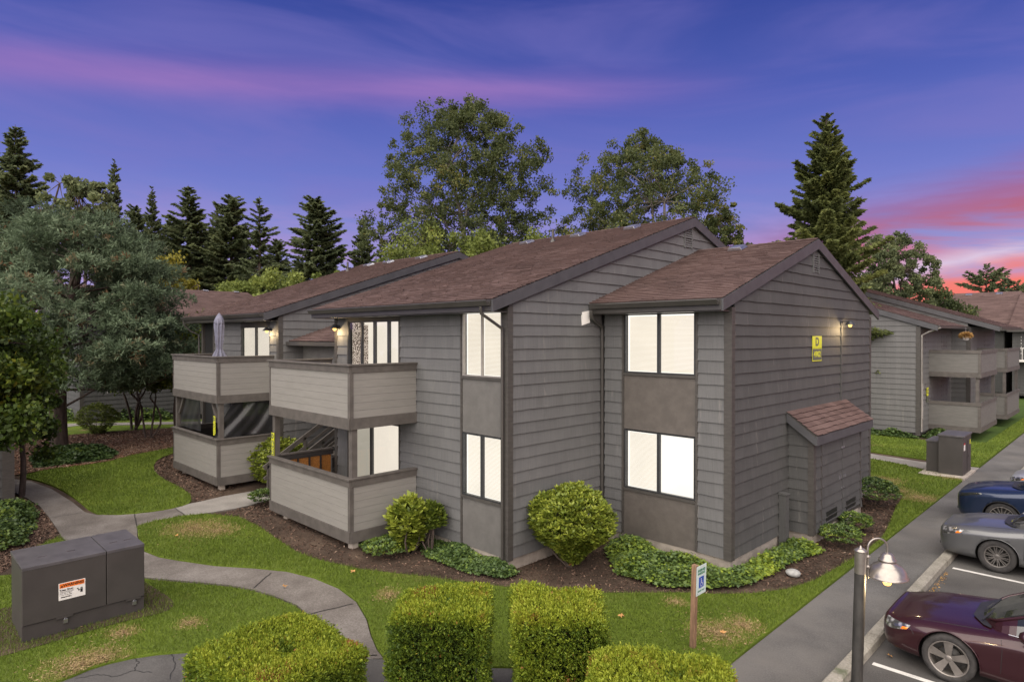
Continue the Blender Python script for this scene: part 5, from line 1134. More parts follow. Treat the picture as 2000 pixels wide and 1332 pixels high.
def car(nose, cy, label, paint, L=4.75, hw=.90, hood=.80, wheel_x=.88, wr=.335, spokes=5, twin=True, fat=1.0, lift=0.0, amber=True, hl=((.10, .66), (.42, .60)), tall=1.43, rear_x=3.75, noseh=.50, hlc=None, zgap=0, ri=.735, rimmat='', lens=None):
    root = empty('parked_car', (nose, cy, -0.02)); tag(root, label, 'car', 'cars parked nose in along the kerb')
    WK = [(0, .56), (.04, .66), (.12, .755), (.25, .82), (.5, .868), (.9, .892), (1.5, .90), (3.6, .90), (4.2, .87), (L - .15, .78), (L, .62)]
    ZC_ = [(0, noseh), (.04, noseh + .09), (.12, hood - .135), (.3, hood - .075), (.6, hood - .02), (.95, hood + .015), (1.25, hood + .05), (1.6, hood + .10), (3.9, hood + .15), (4.4, hood + .16), (L - .08, hood + .08), (L, hood - .12)]
    ZS = [(0, noseh - .03), (.04, noseh + .04), (.12, hood - .20), (.3, hood - .145), (.6, hood - .095), (.95, hood - .06), (1.25, hood - .02), (1.6, hood + .03), (3.9, hood + .10), (4.4, hood + .11), (L - .08, hood + .03), (L, hood - .16)]
    ZB = [(0, .30), (.05, .22), (.3, .19), (1.0, .19), (3.9, .19), (L - .1, .28), (L, .38)]
    xs = np.unique(np.concatenate([np.linspace(0, .3, 16), np.linspace(.3, 1.7, 46), np.linspace(1.7, L - .4, 30), np.linspace(L - .4, L, 12)]))
    def sm(keys, x):     # smoothed profile
        x = np.atleast_1d(x).astype(float); h = np.clip(x * .45, .006, .10); acc = 0
        for s_, w_ in ((-1, .25), (-.5, .2), (0, .1), (.5, .2), (1, .25)): acc = acc + w_ * pchip(keys, np.clip(x + s_ * h, 0, L))
        return acc
    TT = np.linspace(0, 1, 33)
    def section(x):
        w = float(sm(WK, x)[0]) * hw / .90; zc = float(sm(ZC_, x)[0]); zs = float(sm(ZS, x)[0]); zb = float(sm(ZB, x)[0]); fl = math.exp(-((x - wheel_x) / .42) ** 2) * .022 * fat
        cp = np.array([(0, zb), (w * .78, zb), (w * .93, zb + .035), (w * .985 + fl, zb + .13), (w * .995 + fl * .8, (zb + zs) * .5), (w * 1.0 + fl, zs - .13), (w * .985 + fl, zs - .07), (w * .94 + fl * .6, zs - .015), (w * .84, zs + (zc - zs) * .42), (w * .70, zs + (zc - zs) * .72), (w * .42, zc - .008), (0, zc)])
        n = len(cp) - 1; out = []
        for t in TT:
            u = t * n; i = min(int(u), n - 1); f = u - i; p0, p1, p2, p3 = cp[max(i - 1, 0)], cp[i], cp[i + 1], cp[min(i + 2, n)]
            out.append(.5 * ((2 * p1) + (-p0 + p2) * f + (2 * p0 - 5 * p1 + 4 * p2 - p3) * f * f + (-p0 + 3 * p1 - 3 * p2 + p3) * f ** 3))
        return np.array(out)
    S = np.array([section(x) for x in xs])           # stations x ring points
    def P(x, t, side=-1, off=0.0):
        i = int(np.clip(np.searchsorted(xs, x) - 1, 0, len(xs) - 2)); f = (x - xs[i]) / (xs[i + 1] - xs[i]); u = t * 32; j = int(min(max(u, 0), 31)); g_ = u - j
        p = (S[i, j] * (1 - g_) + S[i, j + 1] * g_) * (1 - f) + (S[i + 1, j] * (1 - g_) + S[i + 1, j + 1] * g_) * f
        q1 = S[i, j]; q2 = S[i, j + 1]; tn = (q2 - q1) / (np.linalg.norm(q2 - q1) + 1e-9); nr = np.array([tn[1], -tn[0]])
        return (x - off * .35 * (x < .35), side * (p[0] + nr[0] * off), p[1] + nr[1] * off + lift)
    vs = []; fs = []; R_ = 64
    for i, x in enumerate(xs):
        ring = [(x, -S[i, j, 0], S[i, j, 1] + lift) for j in range(33)] + [(x, S[i, j, 0], S[i, j, 1] + lift) for j in range(31, 0, -1)]
        vs += ring
    for i in range(len(xs) - 1):
        for j in range(R_): fs.append((i * R_ + j, (i + 1) * R_ + j, (i + 1) * R_ + (j + 1) % R_, i * R_ + (j + 1) % R_))
    fs.append(tuple(range(R_))); fs.append(tuple(range((len(xs) - 1) * R_, len(xs) * R_))[::-1])
    mb = MB(); mb.add(vs, fs, 0, True); body = mb.build('body', [paint, PLAST])
    zc0 = wr
    cut = MB()
    for wx in (wheel_x, rear_x):
        for sd_ in (-1, 1):
            R2 = wr * 1.13; k = 28; ya, yb = sd_ * .52, sd_ * 1.3
            ring = [(wx + R2 * math.cos(2 * math.pi * a / k), R2 * math.sin(2 * math.pi * a / k) + zc0) for a in range(k)]
            cut.prism(ring if sd_ < 0 else ring, 'y', ya, yb)
    co = cut.build('cutter', PLAST)
    for ob in (co, body):
        bmx = bmesh.new(); bmx.from_mesh(ob.data); bmesh.ops.recalc_face_normals(bmx, faces=bmx.faces); bmx.to_mesh(ob.data); bmx.free()
    md = body.modifiers.new('b', 'BOOLEAN'); md.operation = 'DIFFERENCE'; md.object = co; md.solver = 'EXACT'
    dg = bpy.context.evaluated_depsgraph_get(); me = bpy.data.meshes.new_from_object(body.evaluated_get(dg)); body.modifiers.clear(); body.data = me
    bpy.data.objects.remove(co)
    # wheel wells: every inner face of the cut goes black
    for p in me.polygons:
        c = p.center
        for wx in (wheel_x, rear_x):
            if math.hypot(c.x - wx, c.z - zc0) < wr * 1.16 and abs(c.y) < .80: p.material_index = 1
    body.parent = root
    # arch lips
    for wx in (wheel_x, rear_x):
        a_ = MB(); pts = []
        for k in range(19):
            an = math.radians(-12 + k * 204 / 18); x, z = wx + wr * 1.13 * math.cos(an), zc0 + wr * 1.13 * math.sin(an)
            i = int(np.argmin(np.abs(xs - x))); jj = np.argmin(np.abs(S[i, :24, 1] + lift - z)); pts.append((x, -S[i, jj, 0] - .002, z))
        a_.tube(pts, .009, 5); a_.build('arch_lip', PLAST if fat > 1.4 else paint, root)
    def patch(name, x0, x1, t0, t1, mat, off=.006, n=10, m=6, warp=None, side=-1, par=None):
        v_ = []; f_ = []
        for a in range(n + 1):
            for b in range(m + 1):
                u, w_ = a / n, b / m
                if warp: x, t = warp(u, w_)
                else: x, t = x0 + (x1 - x0) * u, t0 + (t1 - t0) * w_
                e = min(u, 1 - u, w_, 1 - w_); v_.append(P(max(x, 0.001), t, side, off if e > 0 else -.004))
        for a in range(n):
            for b in range(m): f_.append((a * (m + 1) + b, (a + 1) * (m + 1) + b, (a + 1) * (m + 1) + b + 1, a * (m + 1) + b + 1))
        q = MB(); q.add(v_, f_, 0, True); return q.build(name, mat, par or root)
    for side in (-1, 1):
        hc = hlc or ((.03, .45), (.38, .50), (.44, .61), (.05, .74))
        wp = lambda u, w_: ((hc[0][0] * (1 - u) + hc[1][0] * u) * (1 - w_) + (hc[3][0] * (1 - u) + hc[2][0] * u) * w_, (hc[0][1] * (1 - u) + hc[1][1] * u) * (1 - w_) + (hc[3][1] * (1 - u) + hc[2][1] * u) * w_)
        h_ = patch('headlight', 0, 0, 0, 0, lens or LENS, .007, warp=wp, side=side)
        if amber: patch('amber_reflector', 0, 0, 0, 0, AMBER, .012, warp=lambda u, w_: wp(.70 + .27 * u, .05 + .55 * w_), side=side, par=h_, n=5, m=4)
    def line(name, pts, r=.0035, mat=PLAST, side=-1, off=.0015):
        q = MB(); q.tube([P(x, t, side, off) for x, t in pts], r, 5); q.build(name, mat, root)
    for side in (-1, 1):
        line('hood_gap', [(.20, .74), (.5, .755), (.8, .76), (1.1, .762), (1.34, .755)], side=side)
        line('door_gap', [(1.50, .63), (1.505, .55), (1.515, .45), (1.50, .3), (1.46, .22)], side=side)
        line('door_gap', [(2.55, .63), (2.56, .5), (2.55, .3), (2.52, .22)], side=side)
        line('bumper_gap', [(.40, .59), (.44, .52), (.47, .45)], side=side)
    line('far_fender_highlight', [(.3, .75), (.8, .765), (1.3, .76)], .002, paint, 1)
    q = MB(); q.box(-.012, .02, -.42, .42, noseh - .17, noseh - .02); q.build('grille', PLAST, root)
    q = MB(); q.box(-.02, .06, -.5, .5, .30 + lift, .36 + lift); q.build('lower_grille', PLAST, root)
    # greenhouse
    zt = tall
    PR = [(1.16, hood + .035), (1.34, hood + .125), (1.7, hood + .33), (2.0, zt - .13), (2.25, zt - .045), (2.6, zt), (3.2, zt - .01), (3.7, zt - .12), (4.05, zt - .28), (4.35, hood + .17)]
    gx_ = np.linspace(1.16, 4.34, 40); gv = []; gm = []
    belt = lambda x: np.interp(x, [1.1, 1.6, 3.9, 4.4], [hood - .0, hood + .055, hood + .12, hood + .13])
    yb_ = lambda x: np.interp(x, [1.16, 1.22, 1.32, 1.45, 1.8, 3.6, 4.1, 4.34], [.02, .34, .56, .72, .795, .795, .70, .50]) * hw / .9
    for x in gx_:
        zg = np.interp(x, *np.array(PR).T); yb = yb_(x); yr = min(yb * .985, np.interp(x, [1.16, 1.22, 1.4, 1.8, 2.2, 3.4, 4.1, 4.34], [.015, .31, .57, .62, .575, .575, .54, .44]) * hw / .9); b = min(belt(x), zg - .01)
        row = [(x, -yb, b - .04), (x, -yb, b + .005), (x, -(yb * .5 + yr * .5), b + (zg - b) * .5), (x, -yr, zg - .055 * min(1, (zg - b) * 3)), (x, -yr * .9, zg - .02 * min(1, (zg - b) * 3)), (x, -yr * .45, zg), (x, 0, zg + .008)]
        row += [(p[0], -p[1], p[2]) for p in row[-2::-1]]; gv.append([(p[0], p[1], p[2] + lift) for p in row])
    glass = MB(); shell = MB(); side_g = MB()
    for i in range(len(gx_) - 1):
        for j in range(12):
            fq = [gv[i][j], gv[i + 1][j], gv[i + 1][j + 1], gv[i][j + 1]]; xm = (gx_[i] + gx_[i + 1]) / 2
            if 3 <= j <= 8 and xm < 2.2: glass.add(fq, [(0, 1, 2, 3)], 0, True)
            elif j in (1, 2, 9, 10) and 1.62 < xm < 3.95: side_g.add(fq, [(0, 1, 2, 3)], 0, True)
            else: shell.add(fq, [(0, 1, 2, 3)], 0, True)
    shell.build('cabin_shell', PLAST if False else paint, root); glass.build('windshield', GLBLK, root); side_g.build('side_window', GLBLK, root)
    for k_, sg_ in ((3, -1), (9, 1)):
        q = MB(); q.tube([(g_[k_][0], g_[k_][1] + sg_ * .004, g_[k_][2] + .004) for g_ in gv[2:14]], .022, 6); q.build('window_pillar', paint, root)
    q = MB(); q.tube([(g_[1][0], g_[1][1] - .006, g_[1][2] + .004) for g_ in gv[5:36]], .008, 5); q.build('window_strip', CHROME, root)
    q = MB(); q.add([(1.10, -.30, hood + .052 + lift), (1.10, .30, hood + .052 + lift), (1.26, .60, hood + .055 + lift), (1.36, .68, hood + .06 + lift), (1.36, -.68, hood + .06 + lift), (1.26, -.60, hood + .055 + lift)], [(0, 1, 2, 3, 4, 5)]); q.build('cowl', PLAST, root)
    for y0, y1 in ((-.5, .05), (.02, .55)):
        q = MB(); q.beam((1.24, y0, hood + .085 + lift), (1.34, y1, hood + .12 + lift), .022, .014); q.build('wiper', PLAST, root)
    for side in (-1, 1):
        q = MB(); q.lathe([(0, -.10), (.06, -.085), (.085, 0), (.06, .07), (0, .08)], (1.78, side * .98 * hw / .9, hood + .16 + lift), 10, ax='y'); q.beam((1.74, side * .80, hood + .10 + lift), (1.78, side * .93, hood + .14 + lift), .04, .03); q.build('mirror', paint, root)
    for wx in (wheel_x, rear_x):
        for side in (-1, 1):
            yo = side * (hw - .015); w = empty('wheel', (wx, 0, wr), parent=root)
            def yy(a): return yo - side * a
            ty = MB(); R_o, R_i = wr, wr * ri
            prof = [(R_i, yy(.012)), (R_i + .012, yy(.0)), (R_o - .055, yy(-.006)), (R_o - .02, yy(.004)), (R_o - .004, yy(.03)), (R_o, yy(.06)), (R_o, yy(.16)), (R_o - .02, yy(.205)), (R_i, yy(.21))]
            ty.lathe(prof, (0, 0, 0), 40, ax='y'); ty.build('tyre', TYRE, w)
            rm = MB(); rm.lathe([(R_i + .002, yy(.010)), (R_i - .012, yy(.006)), (R_i - .02, yy(.02)), (R_i - .03, yy(.10)), (R_i - .04, yy(.2))], (0, 0, 0), 40, ax='y')
            nb = spokes
            for k in range(nb):
                a = 2 * math.pi * (k + .25) / nb; ca, sa = math.cos(a), math.sin(a)
                def Q(r, tw_, y_): return (r * ca - tw_ * sa, yy(y_), r * sa + tw_ * ca)
                if twin:      # one broad blade
                    w0, w1 = .030, .062
                    pts = [Q(.03, -w0, .03), Q(.03, w0, .03), Q(R_i - .012, w1, .016), Q(R_i - .012, -w1, .016), Q(.03, -w0 * .6, .075), Q(.03, w0 * .6, .075), Q(R_i - .012, w1 * .6, .07), Q(R_i - .012, -w1 * .6, .07)]
                    rm.add(pts, [(0, 1, 2, 3), (4, 7, 6, 5), (0, 3, 7, 4), (1, 5, 6, 2), (2, 6, 7, 3), (0, 4, 5, 1)])
                else:
                    for sg in (-1, 1):
                        pts = [Q(.04, sg * .006 - .009, .03), Q(.04, sg * .006 + .009, .03), Q(R_i - .012, sg * .045 + .008, .016), Q(R_i - .012, sg * .045 - .008, .016), Q(.04, sg * .006 - .009, .06), Q(.04, sg * .006 + .009, .06), Q(R_i - .012, sg * .045 + .008, .05), Q(R_i - .012, sg * .045 - .008, .05)]
                        rm.add(pts, [(0, 1, 2, 3), (4, 7, 6, 5), (0, 3, 7, 4), (1, 5, 6, 2), (2, 6, 7, 3), (0, 4, 5, 1)])
            rm.lathe([(0, yy(.022)), (.030, yy(.024)), (.055, yy(.034)), (.06, yy(.07))], (0, 0, 0), 20, ax='y'); rm.build('rim', DALL2 if rimmat else ALLOY, w)
            bk = MB(); bk.lathe([(0, yy(.10)), (.15, yy(.10)), (.15, yy(.125)), (0.0, yy(.125))], (0, 0, 0), 24, ax='y'); bk.lathe([(R_i - .03, yy(.17)), (0, yy(.17))], (0, 0, 0), 24, 0, 'y'); bk.build('brake_disc', DALLOY, w)
    return root
car(-2.88, 11.68, 'maroon sedan with broad five spoke wheels in the lower right corner', MAROON, spokes=5, twin=True, wheel_x=.90, wr=.335, hw=.915, hood=.80, noseh=.60)
car(-3.25, 17.42, 'grey silver sedan with many spoked wheels parked behind the maroon one', SILVER, spokes=10, twin=False, wheel_x=1.06, wr=.335, hw=.93, hood=.90, fat=1.3, noseh=.68, hlc=((.04, .45), (.42, .49), (.50, .62), (.06, .78)), ri=.66, rimmat='d')
car(-3.55, 21.0, 'blue crossover with dark headlights beyond the grey silver sedan', BLUE, spokes=8, twin=False, wheel_x=.98, wr=.355, hw=.93, hood=.98, lift=.04, fat=1.6, tall=1.6, noseh=.72, amber=False, hlc=((.03, .46), (.60, .56), (.56, .64), (.05, .66)), lens=GLBLK)
car(-2.98, 25.4, 'pale silver car, only its nose showing at the right edge', PALE, spokes=8, twin=False, wheel_x=.95, hw=.9, hood=.80, noseh=.55)

# ================================================================== cabinets, lamp post, signs
CAB = plain('cabinet_paint', (0.048, 0.043, 0.040), 0.5, var=0.10, nscale=3, bmp=0.06, bscale=120)
CABT = plain('cabinet_lid_paint', (0.075, 0.070, 0.074), 0.42, var=0.14, nscale=4)
def label_plate(parent, xp, y0, y1, z0, z1):
    p = MB(); p.box(xp, xp + .002, y0, y1, z0, z1); r = p.build('warning_label', WHITE, parent)
    w, h = y1 - y0, z1 - z0
    p = MB(); p.box(xp + .0025, xp + .0035, y0 + .012, y1 - .012, z1 - h * .30, z1 - .010); p.build('orange_band', ORANGE, r)
    X, Y, N = (0, 1, 0), (0, 0, 1), (1, 0, 0)
    text_mesh('WARNING', h * .21, BLACK, r, (xp + .004, (y0 + y1) / 2 + .02, z1 - h * .165), X, Y, N, bold=.002)
    t = MB(); cy = y0 + .045; cz = z1 - h * .25; t.add([(xp + .0045, cy - .02, cz), (xp + .0045, cy + .02, cz), (xp + .0045, cy, cz + .036)], [(0, 1, 2)]); t.build('warning_triangle', BLACK, r)
    text_mesh('Keep Shut!', h * .15, BLACK, r, (xp + .003, y0 + .014, z1 - h * .42), X, Y, N, align='LEFT', bold=.001)
    for k, (s_, zz) in enumerate((('Hazardous voltage inside.', .53), ('Shock, burn or death', .61), ('If open, call the utility', .71))): text_mesh(s_, h * .068, BLACK, r, (xp + .003, y0 + .014, z1 - h * zz), X, Y, N, align='LEFT')
    text_mesh('IMMEDIATELY', h * .085, BLACK, r, (xp + .003, y0 + .03, z1 - h * .84), X, Y, N, align='LEFT', bold=.001)
    # hand and bolt pictogram
    t = MB(); hc = y1 - .055; hz = z1 - h * .62
    t.box(xp + .003, xp + .004, hc - .016, hc + .018, hz - .04, hz + .01)
    for k in range(4): t.box(xp + .003, xp + .004, hc - .016 + k * .009, hc - .010 + k * .009, hz + .011, hz + .035 + .006 * (k in (1, 2)))
    t.build('hand_symbol', BLACK, r)
    t = MB(); t.add([(xp + .0035, hc - .065, hz + .035), (xp + .0035, hc - .05, hz + .04), (xp + .0035, hc - .032, hz + .012), (xp + .0035, hc - .02, hz + .008), (xp + .0035, hc - .036, hz - .02), (xp + .0035, hc - .046, hz + .008)], [(0, 1, 2, 5), (5, 2, 3, 4)]); t.build('bolt_symbol', BLACK, r)
    return r
ORANGE = plain('orange_print', (0.72, 0.16, 0.015), .5, var=.04)
PADM = plain('dirty_concrete', (0.085, 0.072, 0.056), .9, var=.35, nscale=8, bmp=.5)
def transformer():
    r = wempty('transformer_cabinet', (-13.3, 2.56, 0)); tag(r, 'dark grey metal transformer cabinet with an orange warning label on the lawn', 'electrical cabinet')
    x0, x1, y0, y1, H = -13.70, -12.61, 1.68, 3.42, 1.23
    m = MB(); m.box(x0, x1 - .01, y0 + .01, y1 - .01, -.02, H - .06); m.build('body', CAB, r, .006)
    m = MB(); m.box(x1 - .03, x1 + .0, y0, y1, -.01, .30); m.build('base_panel', CAB, r, .006)
    ys = 2.84
    for a, b in ((y0, ys - .006), (ys + .006, y1)):
        m = MB(); m.box(x1 - .03, x1 + .028, a, b, .31, H - .014); d = m.build('hood_door', CAB, r, .008)
        m = MB(); m.prism([(x0 - .03, H - .05), (x0 - .03, H + .012), (x1 + .034, H + .002), (x1 + .034, H - .05), (x1 + .012, H - .05), (x1 + .012, H - .012)], 'y', a, b); m.build('lid', CABT, d, .004)
        c = (a + b) / 2 + (.0 if a < 2 else .13)
        m = MB(); m.box(x1 + .001, x1 + .035, c - .13, c + .10, .285, .312); m.build('latch_flange', CAB, d)
        m = MB(); m.box(x1 + .002, x1 + .03, c - .03, c + .03, .19, .26); m.tube([(x1 + .02, c - .02, .26), (x1 + .025, c, .285), (x1 + .02, c + .02, .26)], .006, 5); m.build('padlock', METAL, d, .004)
    for yy in (1.95, 2.35, 2.98, 3.2):
        m = MB(); m.box(x1 - .42, x1 - .40, yy, yy + .12, H + .006, H + .018); m.build('hinge', CABT, r)
    label_plate(r, x1 + .029, 2.16, 2.53, .58, .86)
    m = MB(); m.box(-13.78, -12.54, 1.61, 3.50, -.1, .045); m.build('concrete_pad', PADM, r, .01)
transformer()
def right_cabinets():
    r = wempty('utility_cabinet', (-4.9, 27.3, 0)); tag(r, 'taller dark utility cabinet with stickers on a concrete pad beyond the building', 'electrical cabinet')
    m = MB(); m.box(-5.20, -4.48, 26.57, 28.0, .07, 1.40); m.build('body', CAB, r, .01); m = MB(); m.box(-5.22, -4.45, 26.54, 28.03, 1.39, 1.45); m.build('lid', CABT, r, .008)
    m = MB(); m.box(-4.478, -4.470, 27.28, 27.30, .15, 1.27); m.build('door_seam', BLACK, r)
    for y, z, w, h, mt in ((26.72, .92, .22, .2, WHITE), (26.72, 1.12, .22, .06, REDP), (27.75, 1.05, .12, .16, YEL), (27.5, .62, .1, .06, BLACK)):
        m = MB(); m.box(-4.478, -4.474, y, y + w, z, z + h); m.build('sticker', mt, r)
    m = MB(); m.box(-5.72, -4.36, 26.15, 28.15, -.1, .075); m.build('concrete_pad', CONC, r, .012)
    r2 = wempty('utility_cabinet', (-5.4, 27.3, 0)); tag(r2, 'lower narrow dark cabinet tight against the left of the taller one', 'electrical cabinet')
    m = MB(); m.box(-5.60, -5.225, 26.75, 28.0, .08, 1.13); m.build('body', CAB, r2, .01); m = MB(); m.box(-5.62, -5.223, 26.72, 28.02, 1.13, 1.19); m.build('lid', CABT, r2, .008)
REDP = plain('red_print', (0.35, 0.02, 0.02), .5)
right_cabinets()
def lamp_post():
    px, py = cam_xy(3.99, 7.3); r = empty('street_lamp', (px, py, 0)); tag(r, 'lit lamp post with domed metal shade by the kerb, in front of the maroon car', 'street lamp'); r.rotation_euler = (0, 0, YAW)
    POSTM = plain('weathered_post', (0.036, 0.034, 0.030), .6, var=.45, nscale=5, stretch=(1, 1, .5))
    m = MB(); m.tube([(-.055, 0, -.05), (-.03, 0, 1.1), (0, 0, 2.195)], .060, 20); m.build('post', POSTM, r)
    m = MB(); m.tube([(0, 0, 2.19), (0.003, 0, 2.44)], .062, 24); m.lathe([(.062, 2.435), (.070, 2.44), (.068, 2.452), (.035, 2.475), (.012, 2.482), (.014, 2.495), (.0, 2.508)], (0.003, 0, 0), 20); m.build('post_cap', METALW, r)
    m = MB(); pts = [(.085, 0, 2.13), (.085, 0, 2.42)]
    for k in range(13):
        a = math.pi - k * math.pi / 12; pts.append((.197 + .112 * math.cos(a), 0, 2.475 + .112 * math.sin(a)))
    pts.append((.309, 0, 2.42)); m.tube(pts, .0115, 8); m.build('arm', METALW, r)
    for z in (2.26, 2.375):
        m = MB(); m.tube([(.04, 0, z), (.105, 0, z)], .016, 8); m.lathe([(.0, z - .026), (.018, z - .02), (.024, z), (.018, z + .02), (0, z + .026)], (.085, 0, 0), 10); m.build('clamp', METALW, r)
    m = MB(); m.lathe([(0, 2.425), (.02, 2.425), (.05, 2.415), (.068, 2.392), (.074, 2.36), (.092, 2.348), (.094, 2.335), (.078, 2.325), (.098, 2.312), (.10, 2.300), (.145, 2.278), (.185, 2.235), (.208, 2.185), (.212, 2.172), (.226, 2.158), (.222, 2.152), (.205, 2.160), (.17, 2.23), (.12, 2.27), (0, 2.29)], (.309, 0, 0), 40); m.build('lamp_shade', METALW, r)
    m = MB(); m.lathe([(0, 2.20), (.03, 2.18), (.034, 2.14), (.045, 2.11), (.046, 2.08), (.034, 2.055), (0, 2.042)], (.309, 0, 0), 16); m.build('bulb', LAMP, r)
    l = bpy.data.lights.new('lamp_light', 'POINT'); l.energy = 22; l.color = (1.0, .72, .38); l.shadow_soft_size = .05; lo = bpy.data.objects.new('lamp_light', l); COL.objects.link(lo); lo.parent = r; lo.location = (.309, 0, 2.0)
METALW = plain('brushed_nickel', (0.33, 0.30, 0.27), 0.30, metal=0.75, var=.12, nscale=9)
lamp_post()
SGREEN = plain('sign_face', (0.50, 0.60, 0.58), .45, var=.05); SBLUE = plain('sign_blue', (0.015, 0.06, 0.34), .4); WOODP = plain('weathered_timber', (0.21, 0.125, 0.075), .8, var=.3, nscale=5, bmp=.4, bscale=30, stretch=(6, 6, .5))
SGTXT = plain('sign_green', (0.02, 0.16, 0.09), .5)
def parking_sign():
    x, y = G(1353, 1268); r = empty('parking_sign', (x, y, 0)); r.rotation_euler = (0.0, math.radians(1.6), 0); tag(r, 'accessible parking sign with a blue wheelchair square on a leaning timber post', 'sign')
    m = MB(); m.box(-.040, .040, -.040, .040, -.1, 1.34); m.build('post', WOODP, r, .006)
    xf = .047; y0, y1, z0, z1 = -.035, .27, .86, 1.32
    m = MB(); m.box(xf, xf + .003, y0, y1, z0, z1); p = m.build('sign_plate', SGREEN, r)
    X, Y, N = (0, 1, 0), (0, 0, 1), (1, 0, 0); yc = (y0 + y1) / 2
    text_mesh('RESERVED', .052, SGTXT, p, (xf + .0045, yc, z1 - .075), X, Y, N, bold=.001); text_mesh('PARKING', .052, SGTXT, p, (xf + .0045, yc, z1 - .125), X, Y, N, bold=.001); text_mesh('PERMIT ONLY', .034, SGTXT, p, (xf + .0045, yc, z0 + .06), X, Y, N)
    m = MB(); m.box(xf + .004, xf + .006, yc - .075, yc + .075, z0 + .11, z0 + .28); b = m.build('blue_square', SBLUE, p)
    s = MB(); cx, cz = yc, z0 + .165; xx = xf + .0075
    def fl(pts): s.add([(xx, a, b_) for a, b_ in pts], [tuple(range(len(pts)))])
    k = 12; fl([(cx - .012 + .011 * math.cos(2 * math.pi * i / k), cz + .083 + .011 * math.sin(2 * math.pi * i / k)) for i in range(k)])
    fl([(cx - .018, cz + .07), (cx - .006, cz + .07), (cx - .002, cz + .018), (cx - .014, cz + .018)]); fl([(cx - .01, cz + .05), (cx + .02, cz + .05), (cx + .02, cz + .042), (cx - .009, cz + .042)])
    fl([(cx - .012, cz + .027), (cx + .026, cz + .027), (cx + .026, cz + .017), (cx - .012, cz + .017)]); fl([(cx + .018, cz + .022), (cx + .028, cz + .022), (cx + .044, cz - .02), (cx + .034, cz - .024)])
    for i in range(14):
        a0, a1 = math.radians(110 + i * 15), math.radians(110 + (i + 1) * 15); fl([(cx + .001 + R_ * math.cos(a), cz - .004 + R_ * math.sin(a)) for R_, a in ((.034, a0), (.034, a1), (.026, a1), (.026, a0))])
    s.build('wheelchair_symbol', WHITE, b)
    for zz in (z0 + .03, z1 - .03):
        m = MB(); m.lathe([(0, zz - .008), (.008, zz), (0, zz + .008)], (xf + .006, .01 + y0 + .03, 0), 8); m.build('bolt', METAL, p)
parking_sign()
def building_sign():
    r = wempty('building_sign', (X1 + .03, 17.39, 4.58)); tag(r, 'yellow and grey sign reading D 4902 high on the gable wall', 'sign')
    xf = X1 + .030; X, Y, N = (0, 1, 0), (0, 0, 1), (1, 0, 0)
    m = MB(); m.box(xf, xf + .006, 17.06, 17.72, 4.59, 4.90); a = m.build('upper_plate', YEL, r); text_mesh('D', .30, SGREY, a, (xf + .008, 17.39, 4.745), X, Y, N, bold=.012, sx=1.15)
    m = MB(); m.box(xf, xf + .005, 17.06, 17.72, 4.25, 4.583); b = m.build('lower_plate', YEL, r); m = MB(); m.box(xf + .0055, xf + .008, 17.075, 17.705, 4.275, 4.568); m.build('grey_field', SGREY, b)
    text_mesh('4902', .21, YEL, b, (xf + .010, 17.39, 4.425), X, Y, N, bold=.004, sx=1.15)
building_sign()
def patio_sign(x, y, zt, chars, label):
    r = wempty('unit_sign', (x, y, zt)); tag(r, label, 'sign'); X, Y, N = (1, 0, 0), (0, 0, 1), (0, -1, 0); h = .195
    for i, ch in enumerate(chars):
        z1 = zt - i * (h + .008); m = MB(); m.box(x, x + .16, y - .006, y, z1 - h, z1); p = m.build('sign_plate', YEL, r)
        if i: m = MB(); m.box(x + .012, x + .148, y - .009, y - .0065, z1 - h + .012, z1 - .012); m.build('grey_field', SGREY if chars[1] == '6' else YEL, p)
        text_mesh(ch, .17, SGREY if (i == 0 or chars[1] != '6') else YEL, p, (x + .08, y - .0105, z1 - h / 2), X, Y, N, bold=.006)
patio_sign(-20.75, 7.60, 2.40, 'D51', 'tall yellow plates reading D 5 1 on the far patio corner post')
patio_sign(-16.59, 7.575, 2.33, 'D62', 'yellow and grey plates reading D 6 2 on the near patio post')
# ---- things on the balconies
LAV = plain('lavender_canvas', (0.150, 0.152, 0.205), .8, var=.12, nscale=9, bmp=.3, bscale=20)
def parasol():
    r = empty('patio_umbrella', (-22.25, 8.35, 3.0)); tag(r, 'closed lavender grey parasol standing on the far upper balcony', 'umbrella')
    m = MB(); m.tube([(0, 0, 0), (0, 0, 2.68)], .022, 8); m.build('pole', METAL, r)
    m = MB(); m.box(-.2, .2, -.2, .2, .0, .07); m.build('base', DARKW, r)
    vs = []; fs = []; n = 96; prof = [(2.66, .02), (2.60, .07), (2.42, .135), (2.22, .145), (2.0, .13), (1.75, .12), (1.55, .085), (1.50, .075), (1.44, .09), (1.25, .17), (1.05, .235), (.92, .255), (.80, .20)]
    for i, (z, R_) in enumerate(prof):
        for k in range(n):
            a = 2 * math.pi * k / n; fold = 1 + (.36 if i > 1 else .03) * math.sin(8 * a + i * .22) * (.6 if z > 1.5 else 1.0) + .06 * math.sin(3 * a + i)
            zz = z + (.05 * math.sin(8 * a + 1) + .09 * math.sin(2 * a) if i > 10 else 0); vs.append((R_ * fold * math.cos(a), R_ * fold * math.sin(a), zz))
    for i in range(len(prof) - 1):
        for k in range(n): fs.append((i * n + k, i * n + (k + 1) % n, (i + 1) * n + (k + 1) % n, (i + 1) * n + k))
    m = MB(); m.add(vs, fs, 0, True); c = m.build('canopy', LAV, r); m = MB(); m.tube([(.085 * math.cos(a), .085 * math.sin(a), 1.5) for a in np.linspace(0, 6.3, 17)], .008, 5); m.build('tie_strap', LAV, c)
    # upper collar of the canopy
    m = MB(); m.lathe([(.03, 2.66), (.12, 2.52), (.165, 2.34), (.15, 2.32)], (0, 0, 0), 24); m.build('vent_cap', LAV, r)
parasol()
